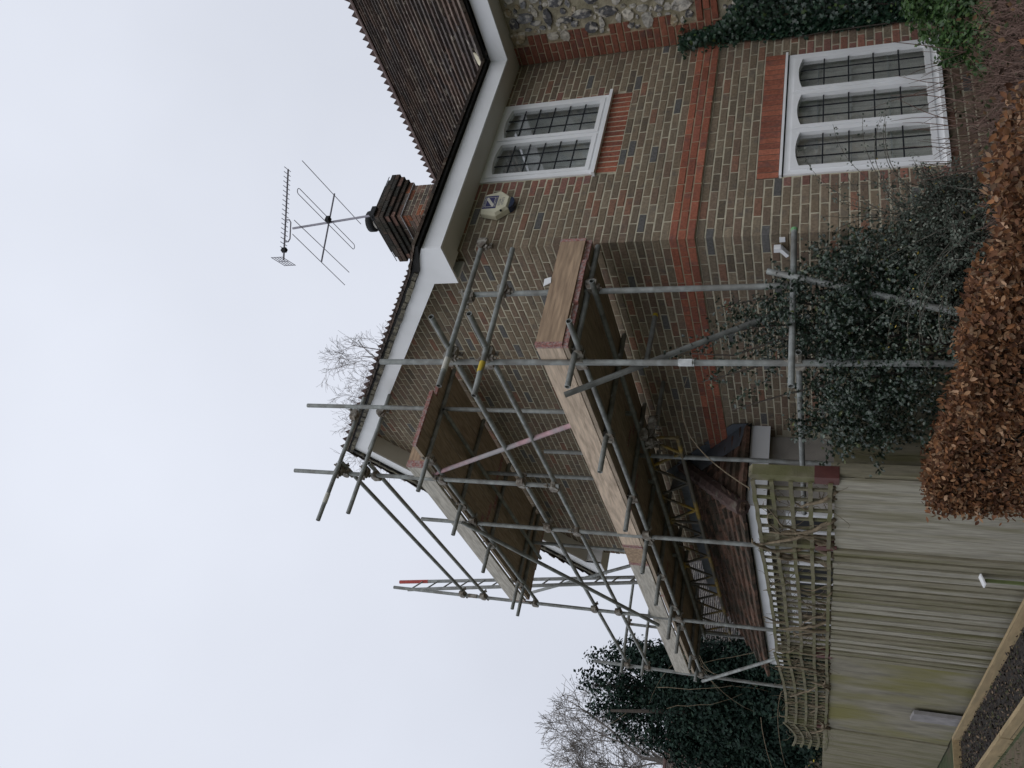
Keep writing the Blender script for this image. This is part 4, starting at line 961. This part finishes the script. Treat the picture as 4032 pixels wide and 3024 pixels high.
scatter('foliage', CURL_V, CURL_F, pos, nr, nrng.uniform(.026,.052,n), palette(n, BE, [6,5,3,4,1.2,2], .22), leaf_mat('dead_beech_leaf', .75, .22, .15), hedge, 'stuff')
hm = MB()
for k in range(900):
    y0 = rnd.uniform(-4.2,0.9); p = Vector((rnd.uniform(-1.85,-1.42), y0, rnd.uniform(0,.4))); q = Vector((p.x+rnd.uniform(-.1,.1), y0+rnd.gauss(0,.12), rnd.uniform(.7,.98)))
    hm.tube([p, p.lerp(q,.5)+Vector((rnd.gauss(0,.04),rnd.gauss(0,.04),0)), q], [.005,.004,.0015], 4, caps=False)
hm.build('stems', BARKD, hedge, kind='stuff')

# bare twiggy shrub that takes over the hedge line to the right
twg = thing('twiggy_shrub', 'dense bare red-brown twiggy shrub below the lower window', 'shrub', (-0.6, -2.3, 0))
tm = MB()
for k in range(6500):
    bx_ = rnd.uniform(-1.5, 1.7); by_ = rnd.uniform(-3.2, -0.75)
    lim = 0.90 - 0.10*rnd.random() - 0.10*max(0, bx_)
    p = Vector((bx_, by_, rnd.uniform(0.1,.65))); d = Vector((rnd.gauss(0,.45), rnd.gauss(0,.45), 1)).normalized(); L = rnd.uniform(.25,.6)
    q = p + d*L; q.z = min(q.z, lim*rnd.uniform(.88,1.02)); mid = p.lerp(q,.5) + Vector((rnd.gauss(0,.03),rnd.gauss(0,.03),rnd.gauss(0,.02)))
    tm.tube([p, mid, q], [.0042,.003,.0012], 4, caps=False)
for k in range(70):   # longer whips against the window
    p = Vector((rnd.uniform(-.3,1.3), rnd.uniform(-.9,-.25), rnd.uniform(.5,.8))); d = Vector((rnd.gauss(-.1,.3), rnd.gauss(0,.15), 1)).normalized(); L = rnd.uniform(.25,.75)*(1.35 if k < 10 else .8)
    pts_ = [p + d*L*t + Vector((.10*math.sin(t*2+k),0,0))*t for t in (0,.25,.5,.75,1)]; tm.tube(pts_, [.0045,.004,.0032,.0024,.0012], 5, caps=False)
tm.build('twigs', TWIG, twg, kind='stuff')
n = 2600
pos = np.column_stack([nrng.uniform(-1.6,1.4,n), nrng.uniform(-3.0,-.8,n), nrng.uniform(.3,.92,n)])
scatter('foliage', LEAF_V, LEAF_F, pos, nrng.normal(0,1,(n,3))+[0,0,.4], nrng.uniform(.025,.05,n), palette(n, [(0.08,0.055,0.04),(0.15,0.09,0.05),(0.05,0.06,0.03)], [4,2,2]), leaf_mat('withered_leaf',.85,.15,.1), twg, 'stuff')

# glossy green shrub at the right of the lower window
shr = thing('laurel_shrub', 'bright green leafy shrub at the right foot of the lower window', 'shrub', (1.6, -0.9, 0))
pos, nr = lumps(12500, [((1.75,-.75,.66),(.55,.35,.44),3), ((1.25,-.9,.62),(.40,.32,.32),3), ((2.2,-.8,.72),(.5,.4,.45),3), ((.80,-1.0,.56),(.34,.25,.26),1.6)], .5)
nn = len(pos); scatter('foliage', LEAF_V, LEAF_F, pos, nr*.6+nrng.normal(0,.6,(nn,3))+[0,-.2,.5], nrng.uniform(.035,.065,nn), palette(nn, [(0.052,0.108,0.032),(0.070,0.135,0.040),(0.034,0.075,0.024),(0.12,0.19,0.06)], [4,3,3,1.2]), leaf_mat('laurel_leaf',.4,.25,.5), shr, 'stuff')
limbs('branch', shr, (1.6,-.8,0), [(1.2,-.85,.5),(1.8,-.7,.9),(2.2,-.8,.8),(1.5,-.9,.8),(.8,-.9,.4)], .018, BARKD)

# holly bush growing up round the scaffold at the corner
hol = thing('holly_bush', 'dark spiny holly bush crowding the scaffold legs at the house corner', 'bush', (-0.75, -0.05, 0))
HB = [((-.78,-.05,1.55),(.38,.34,.42),4), ((-.95,.10,1.15),(.48,.40,.58),4), ((-.62,-.20,1.15),(.36,.34,.50),2.5), ((-1.12,.30,1.45),(.34,.36,.38),2.5), ((-1.36,.58,1.48),(.22,.30,.34),2), ((-.85,.20,2.0),(.26,.26,.24),.8), ((-.8,-.1,.6),(.5,.4,.5),2), ((-1.25,.75,1.2),(.25,.25,.45),1)]
pos, nr = lumps(15000, HB, .62)
sp_p, sp_n = [], []
for k in range(430):                                    # ragged sprays standing out of the mass
    c, R_, w_ = rnd.choices(HB, [b[2] for b in HB])[0]; d = Vector((rnd.gauss(0,1), rnd.gauss(0,1), rnd.gauss(.35,1))).normalized()
    p = Vector((c[0]+d.x*R_[0]*.9, c[1]+d.y*R_[1]*.9, c[2]+d.z*R_[2]*.9)); dd = (d + Vector((0,0,.6))).normalized()
    for j in range(rnd.randint(5, 9)):
        p = p + dd*.028
        for q in range(3): sp_p.append(tuple(p + Vector((rnd.gauss(0,.02),rnd.gauss(0,.02),rnd.gauss(0,.02))))); sp_n.append((dd.x+rnd.gauss(0,.7), dd.y+rnd.gauss(0,.7), dd.z+rnd.gauss(0,.7)))
for bx0, tip in (((-.85,.15,2.1),(-1.12,.15,2.85)), ((-.8,.1,2.1),(-.70,.05,2.5)), ((-.95,.2,2.1),(-1.3,.2,2.55)), ((-.7,.1,2.0),(-.9,.12,2.6)), ((-1.0,.2,1.9),(-1.45,.35,2.35)), ((-.6,0,1.8),(-.45,-.05,2.1))):
    a_, b_ = Vector(bx0), Vector(tip)
    for j in range(26):
        p = a_.lerp(b_, j/25)
        for q in range(5): sp_p.append(tuple(p + Vector((rnd.gauss(0,.05),rnd.gauss(0,.05),rnd.gauss(0,.04))))); sp_n.append((rnd.gauss(0,1),rnd.gauss(0,1),rnd.gauss(.4,1)))
pos = np.vstack([pos, np.array(sp_p)]); nr = np.vstack([nr, np.array(sp_n)]); nn = len(pos)
keep = ~((np.abs(pos[:,0]+1.25) < .10) & (pos[:,1] < -.1)) & (pos[:,0] < -.02); pos, nr = pos[keep], nr[keep]; nn = len(pos)
scatter('foliage', HOLLY_V, HOLLY_F, pos, nr*.5+nrng.normal(0,.8,(nn,3))+[-.1,-.1,.35], nrng.uniform(.024,.042,nn), palette(nn, [(0.022,0.040,0.024),(0.032,0.052,0.034),(0.014,0.026,0.017),(0.075,0.095,0.07),(0.085,0.10,0.035)], [5,4,4,1.3,.4]), leaf_mat('holly_leaf',.28,.05,.6), hol, 'stuff')
limbs('branch', hol, (-.8,0,0), [(-.6,-.2,1.6),(-1.1,.2,1.8),(-1.12,.15,2.85),(-.9,.12,2.6),(-1.35,.55,1.8),(-1.3,.2,2.55),(-.70,.05,2.5),(-1.45,.35,2.35)], .02, BARKD, .04)

# cotoneaster: arching sprays of small grey-green leaves
cot = thing('cotoneaster_bush', 'grey-green small-leaved cotoneaster sprawling between holly and hedge', 'bush', (-0.35, -0.75, 0))
st = MB(); P_, N_ = [], []
for k in range(520):
    base = Vector((rnd.uniform(-.85,-.10), rnd.uniform(-.85,-.12), rnd.uniform(.1,.85))); a = rnd.uniform(0, 6.3); d = Vector((math.cos(a)*.6, math.sin(a)*.6, 1.0)).normalized()
    if k < 16: base = Vector((rnd.uniform(-.5,-.1), rnd.uniform(-.6,-.3), 1.0)); d = Vector((rnd.uniform(-.3,.55), rnd.uniform(-.25,.1), 1)).normalized()
    p = base.copy(); pts_ = [p.copy()]
    m = rnd.randint(9, 15)
    for j in range(m):
        d = (d + Vector((rnd.gauss(0,.10)-.02, rnd.gauss(0,.10)-.03, -.105))).normalized(); p = p + d*.075
        if k > 16 and (p.z > 1.75-.1*rnd.random() or p.y > -.05 or p.y < -.70+.25*(p.x+.4)-.15*rnd.random() or p.x > .02): break
        if p.y > -.04: p.y = -.04
        pts_.append(p.copy())
        for q in range(4 if k < 16 else 8):
            P_.append(p + d*rnd.uniform(-.04,.04) + Vector((rnd.gauss(0,.016),rnd.gauss(0,.016),rnd.gauss(0,.016)))); N_.append((rnd.gauss(0,.6),rnd.gauss(-.2,.6),rnd.gauss(.5,.6)))
    if len(pts_) > 1: st.tube(pts_, [.0045*(1-.055*i) for i in range(len(pts_))], 4, caps=False)
st.build('stems', mat('cotoneaster_stem',(0.12,0.11,0.09),.9,.3,24,0), cot, kind='stuff')
nn = len(P_); scatter('foliage', OVAL_V, OVAL_F, np.array([tuple(p) for p in P_]), np.array(N_), nrng.uniform(.014,.028,nn), palette(nn, [(0.10,0.12,0.095),(0.065,0.085,0.065),(0.15,0.17,0.14),(0.40,0.30,0.06),(0.22,0.23,0.19)], [4,4,2.5,.12,.8]), leaf_mat('cotoneaster_leaf',.6,.15,.25), cot, 'stuff')
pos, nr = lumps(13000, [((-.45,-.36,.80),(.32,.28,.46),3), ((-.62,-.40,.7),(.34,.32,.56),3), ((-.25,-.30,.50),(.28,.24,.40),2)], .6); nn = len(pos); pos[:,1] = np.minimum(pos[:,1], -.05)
scatter('inner_foliage', OVAL_V, OVAL_F, pos, nrng.normal(0,.7,(nn,3))+[0,-.2,.6], nrng.uniform(.016,.03,nn), palette(nn, [(0.055,0.068,0.048),(0.08,0.092,0.066),(0.04,0.05,0.036)], [4,3,3]), leaf_mat('cotoneaster_shade_leaf',.6,.1,.25), cot, 'stuff')  # darker copy of the leaf colours: shade inside the bush is painted in

# ivy climbing the inner corner where the flint wing meets the brick
ivy = thing('ivy', 'dark ivy climbing the inner corner between flint wing and brick wall', 'ivy', (2.7, -0.15, 0))
n = 15000; z = nrng.uniform(0.6, 3.15, n); wdt = np.interp(z, [0.6, 1.0, 1.6, 2.1, 2.45, 2.6, 2.8, 3.15], [.42,.45,.50,.44,.34,.16,.07,.03]); u = nrng.uniform(-1,1,n)
kA = nrng.uniform(0,1,n) < .30
wa = np.interp(z, [0.6, 1.2, 2.2, 2.6, 3.15], [.16,.14,.15,.08,.03])
x = np.where(kA, 2.80 - nrng.uniform(0,1,n)*wa, 2.79 - nrng.exponential(.035,n)); y = np.where(kA, -.02 - nrng.exponential(.035,n), -.02 - nrng.uniform(0,1,n)*wdt*2.0)
pos = np.column_stack([x,y,z]); nr = np.where(kA[:,None], np.array([[0,-1,.35]]), np.array([[-1,-.1,.35]])) + nrng.normal(0,.35,(n,3))
scatter('foliage', IVY_V, IVY_F, pos, nr, nrng.uniform(.025,.05,n), palette(n, [(0.014,0.036,0.022),(0.022,0.05,0.030),(0.035,0.068,0.04),(0.075,0.12,0.04)], [5,4,2,.35]), leaf_mat('ivy_leaf',.35,.06,.5), ivy, 'stuff')
limbs('stem', ivy, (2.76,-.06,0), [(2.77,-.03,3.15),(2.76,-.3,2.3),(2.6,-.04,2.1)], .014, BARKD, .02)

# ---------------------------------------------------------------- trees
def grow(mb, p, d, L, r, depth, droop, spread, tips, taper=.72, kids=(2,3), minr=.004, seg=5, box=None):
    k = 4; pts_ = [p.copy()]; q = p.copy(); dd = d.copy()
    for i in range(k):
        dd = (dd + Vector((rnd.gauss(0,.10),rnd.gauss(0,.10),rnd.gauss(0,.08)-droop*(1 if depth < 3 else .2)))).normalized(); q = q + dd*L/k; pts_.append(q.copy())
    mb.tube(pts_, [max(minr, r*(1-(1-taper)*i/k)) for i in range(k+1)], seg if r > .03 else 4 if r > .012 else 3, caps=False)
    tips.append(q.copy())
    if depth == 0 or (box and sum(((q[i]-box[0][i])/box[1][i])**2 for i in range(3)) > 1): return
    for c in range(rnd.randint(*kids)):
        ang = rnd.uniform(.3,.9)*spread; ax = dd.orthogonal().normalized(); ax.rotate(Matrix.Rotation(rnd.uniform(0,6.3),3,dd)); nd = dd.copy(); nd.rotate(Matrix.Rotation(ang,3,ax))
        grow(mb, pts_[rnd.choice([2,3,4,4])], nd, L*rnd.uniform(.62,.85), r*taper*rnd.uniform(.6,.85), depth-1, droop, spread, tips, taper, kids, minr, seg, box)
BIRCHM = mat('birch_twig', (0.31,0.285,0.285), .9, .2, 10, 0)  # pale grey twigs, lightened so the colour carries distance haze
def bare_tree(name, label, base, fork, h0, L, r, depth, droop, spread, kids, seed, material, minr, box):
    rnd.seed(seed); t = thing(name, label, 'tree', base); b = Vector(base); m = MB(); tips = []
    top = b + Vector((0.15, 0.1, fork)); MB().tube([b, b.lerp(top,.5)+Vector((.08,.05,0)), top], [r, r*.86, r*.7], 10).build('trunk', material, t, smooth=True)
    for k in range(7):
        a = k*0.9 + rnd.uniform(-.3,.3); grow(m, top - Vector((0,0,h0*k)), Vector((math.cos(a)*.55, math.sin(a)*.55, 1)).normalized(), L, r*.5, depth, droop, spread, tips, kids=kids, minr=minr, box=box)
    m.build('crown', material, t, kind='stuff'); return t
bare_tree('birch_tree', 'leafless drooping birch rising behind the gable ridge', (7.3, 13.4, 0), 12.7, .28, 1.5, .15, 7, .03, .85, (2,3), 21, BIRCHM, .004, ((7.1,13.6,14.3),(2.3,2.6,2.5)))
bare_tree('bare_tree', 'leafless spreading tree at the far left behind the conifer', (1.2, 34.5, 0), 6.8, .35, 2.6, .22, 7, -.01, 1.0, (2,4), 5, mat('oak_bark',(0.20,0.18,0.165),.95,.25,9,0), .008, ((1.4,34.3,10.2),(4.6,4.6,3.8)))
rnd.seed(99)
# conifer: several upright dark spires
con = thing('conifer_tree', 'dark green multi-topped conifer beyond the far end of the scaffold', 'tree', (-0.3, 13.8, 0))
CB = []
for (x, y, h, w) in ((.55,13.3,5.7,.78),(.15,13.6,6.1,.82),(-.25,13.9,6.3,.82),(-.65,14.2,6.2,.82),(-1.0,14.4,5.6,.80),(-1.3,14.6,4.5,.70),(.30,12.8,4.6,.85),(-.30,12.9,4.8,.90),(-.80,13.3,4.6,.85)):
    for k in range(7):
        t = k/6; rr = w*(1.08-.70*t)*rnd.uniform(.85,1.15); CB.append(((x+rnd.gauss(0,.12), y+rnd.gauss(0,.12), .5+(h-.7)*t), (rr, rr, h/7.5*rnd.uniform(.9,1.2)), rr*rr*h))
pos, nr = lumps(230000, CB, .85); nn = len(pos)
scatter('foliage', OVAL_V, OVAL_F, pos, nr*.9+nrng.normal(0,.5,(nn,3))+[0,0,.25], nrng.uniform(.055,.115,nn), palette(nn, [(0.012,0.030,0.022),(0.018,0.040,0.028),(0.009,0.021,0.016),(0.026,0.05,0.032)], [4,4,4,1.2]), leaf_mat('conifer_spray',.7,.05,.2), con, 'stuff')
limbs('trunk', con, (-.3,13.8,0), [(-.3,13.9,6.6),(.4,14.2,6.3),(-.9,13.3,6.0),(1.0,14.6,6.0)], .14, BARKD, .05)
ct = MB()
for k in range(15):
    p = Vector((rnd.uniform(-1.2,.8), rnd.uniform(11.8,12.6), rnd.uniform(2.4,5.6))); d = Vector((rnd.gauss(-.3,.6),rnd.gauss(0,.3),rnd.gauss(.5,.7))).normalized(); pts_ = [p.copy()]
    for j in range(7): d = (d+Vector((rnd.gauss(0,.15),rnd.gauss(0,.1),-.12))).normalized(); p = p + d*.22; pts_.append(p.copy())
    ct.tube(pts_, [.008*(1-.1*i) for i in range(8)], 4, caps=False)
ct.build('bare_stems', BARK, con, kind='stuff')
# low evergreen shrubs and garden growth beyond the fence end
for nm, lb, c, R, cols in (('evergreen_shrub', 'mid green conifer shrub at the far end of the trellis', (-3.2, 15.5, 1.5), (.8,.8,1.5), [(0.035,0.07,0.025),(0.05,0.09,0.03),(0.02,0.045,0.02)]),
                       ('flowering_shrub', 'straggly shrub with yellow flowers behind the sagging trellis', (-2.2, 12.2, 1.35), (.7,.6,.9), [(0.10,0.085,0.06),(0.06,0.07,0.04),(0.55,0.42,0.06)])):
    s_ = thing(nm, lb, 'shrub', (c[0],c[1],0)); pos, nr = lumps(5200, [(c,R,1),((c[0]+.4,c[1]+.3,c[2]*.8),R,.8)], .5); nn = len(pos); pos[:,2] = np.maximum(pos[:,2], .05)
    scatter('foliage', LEAF_V, LEAF_F, pos, nr+nrng.normal(0,.6,(nn,3)), nrng.uniform(.04,.10,nn), palette(nn, cols, [4,3,.5 if 'flower' in nm else 3]), leaf_mat(nm+'_leaf',.6,.15,.3), s_, 'stuff')
    limbs('stem', s_, (c[0],c[1],0), [(c[0]+rnd.gauss(0,.3),c[1]+rnd.gauss(0,.3),c[2]+R[2]*.6) for _ in range(7)], .02, BARKD)

# ---------------------------------------------------------------- neighbouring buildings
GT = [(0.115,0.105,0.10),(0.095,0.09,0.088),(0.14,0.13,0.12),(0.11,0.10,0.095)]
def neighbour(name, label, x0, y0, x1, y1, zw, zr, cols):
    h = thing(name, label, 'house', ((x0+x1)/2, y0, 0)); rs = (zr-zw)/((y1-y0)/2)
    w = MB(); w.box((x0,y0,0),(x1,y1,zw)); ym = (y0+y1)/2
    w.prism([(x0,y0,zw),(x0,y1,zw),(x0,ym,zr-.05)], (x1-x0,0,0)); w.build('wall', mat(name+'_wall',(0.22,0.15,0.11),.9,.2,6,.2), h)
    rf = MB().prism([(x0-.3,y0-.3,zw-.3*rs),(x0-.3,ym,zr),(x0-.3,ym,zr+.05),(x0-.3,y0-.3,zw-.3*rs+.05)], (x1-x0+.6,0,0)); rf.prism([(x0-.3,y1+.3,zw-.3*rs),(x0-.3,ym,zr),(x0-.3,ym,zr+.05),(x0-.3,y1+.3,zw-.3*rs+.05)], (x1-x0+.6,0,0))
    rf_ = rf.build('roof', SILL_DARK, h); L = math.hypot(ym-y0+.3, zr-zw+.3*rs)
    tiles('tile_courses', (x0-.3,y0-.33,zw-.3*rs+.055), (1,0,0), (0,ym-y0+.3,zr-zw+.3*rs), (0,-(zr-zw),(ym-y0)), x1-x0+.6, int(L/.10), .10, .17, rf_, .022, 0, cols)
    MB().box((x0-.3,y0-.33,zw-.3*rs-.16),(x1+.3,y0-.30,zw-.3*rs+.03)).build('fascia', BLACK, h)
    MB().tube([(x0-.3,ym,zr+.06),(x1+.3,ym,zr+.06)], .10, 8).build('ridge', RIDGE, h)
    for k in range(int((x1-x0)/1.6)):
        f = MB().box((x0+.5+1.6*k,y0-.02,1.0),(x0+1.5+1.6*k,y0+.03,2.1)).build('window', WHITE, h); MB().box((x0+.57+1.6*k,y0-.03,1.07),(x0+1.43+1.6*k,y0-.02,2.03)).build('pane', BLACK, f)
neighbour('neighbour_garage', 'low neighbouring outbuilding with grey tiled roof seen under the platform', 1.25, 15.4, 6.8, 19.0, 3.75, 5.25, GT)
neighbour('neighbour_house', 'distant house with dark tiled roof behind the conifer at far left', -6.0, 21.5, 3.0, 29.0, 3.9, 6.6, TC)
scene.render.film_transparent = False
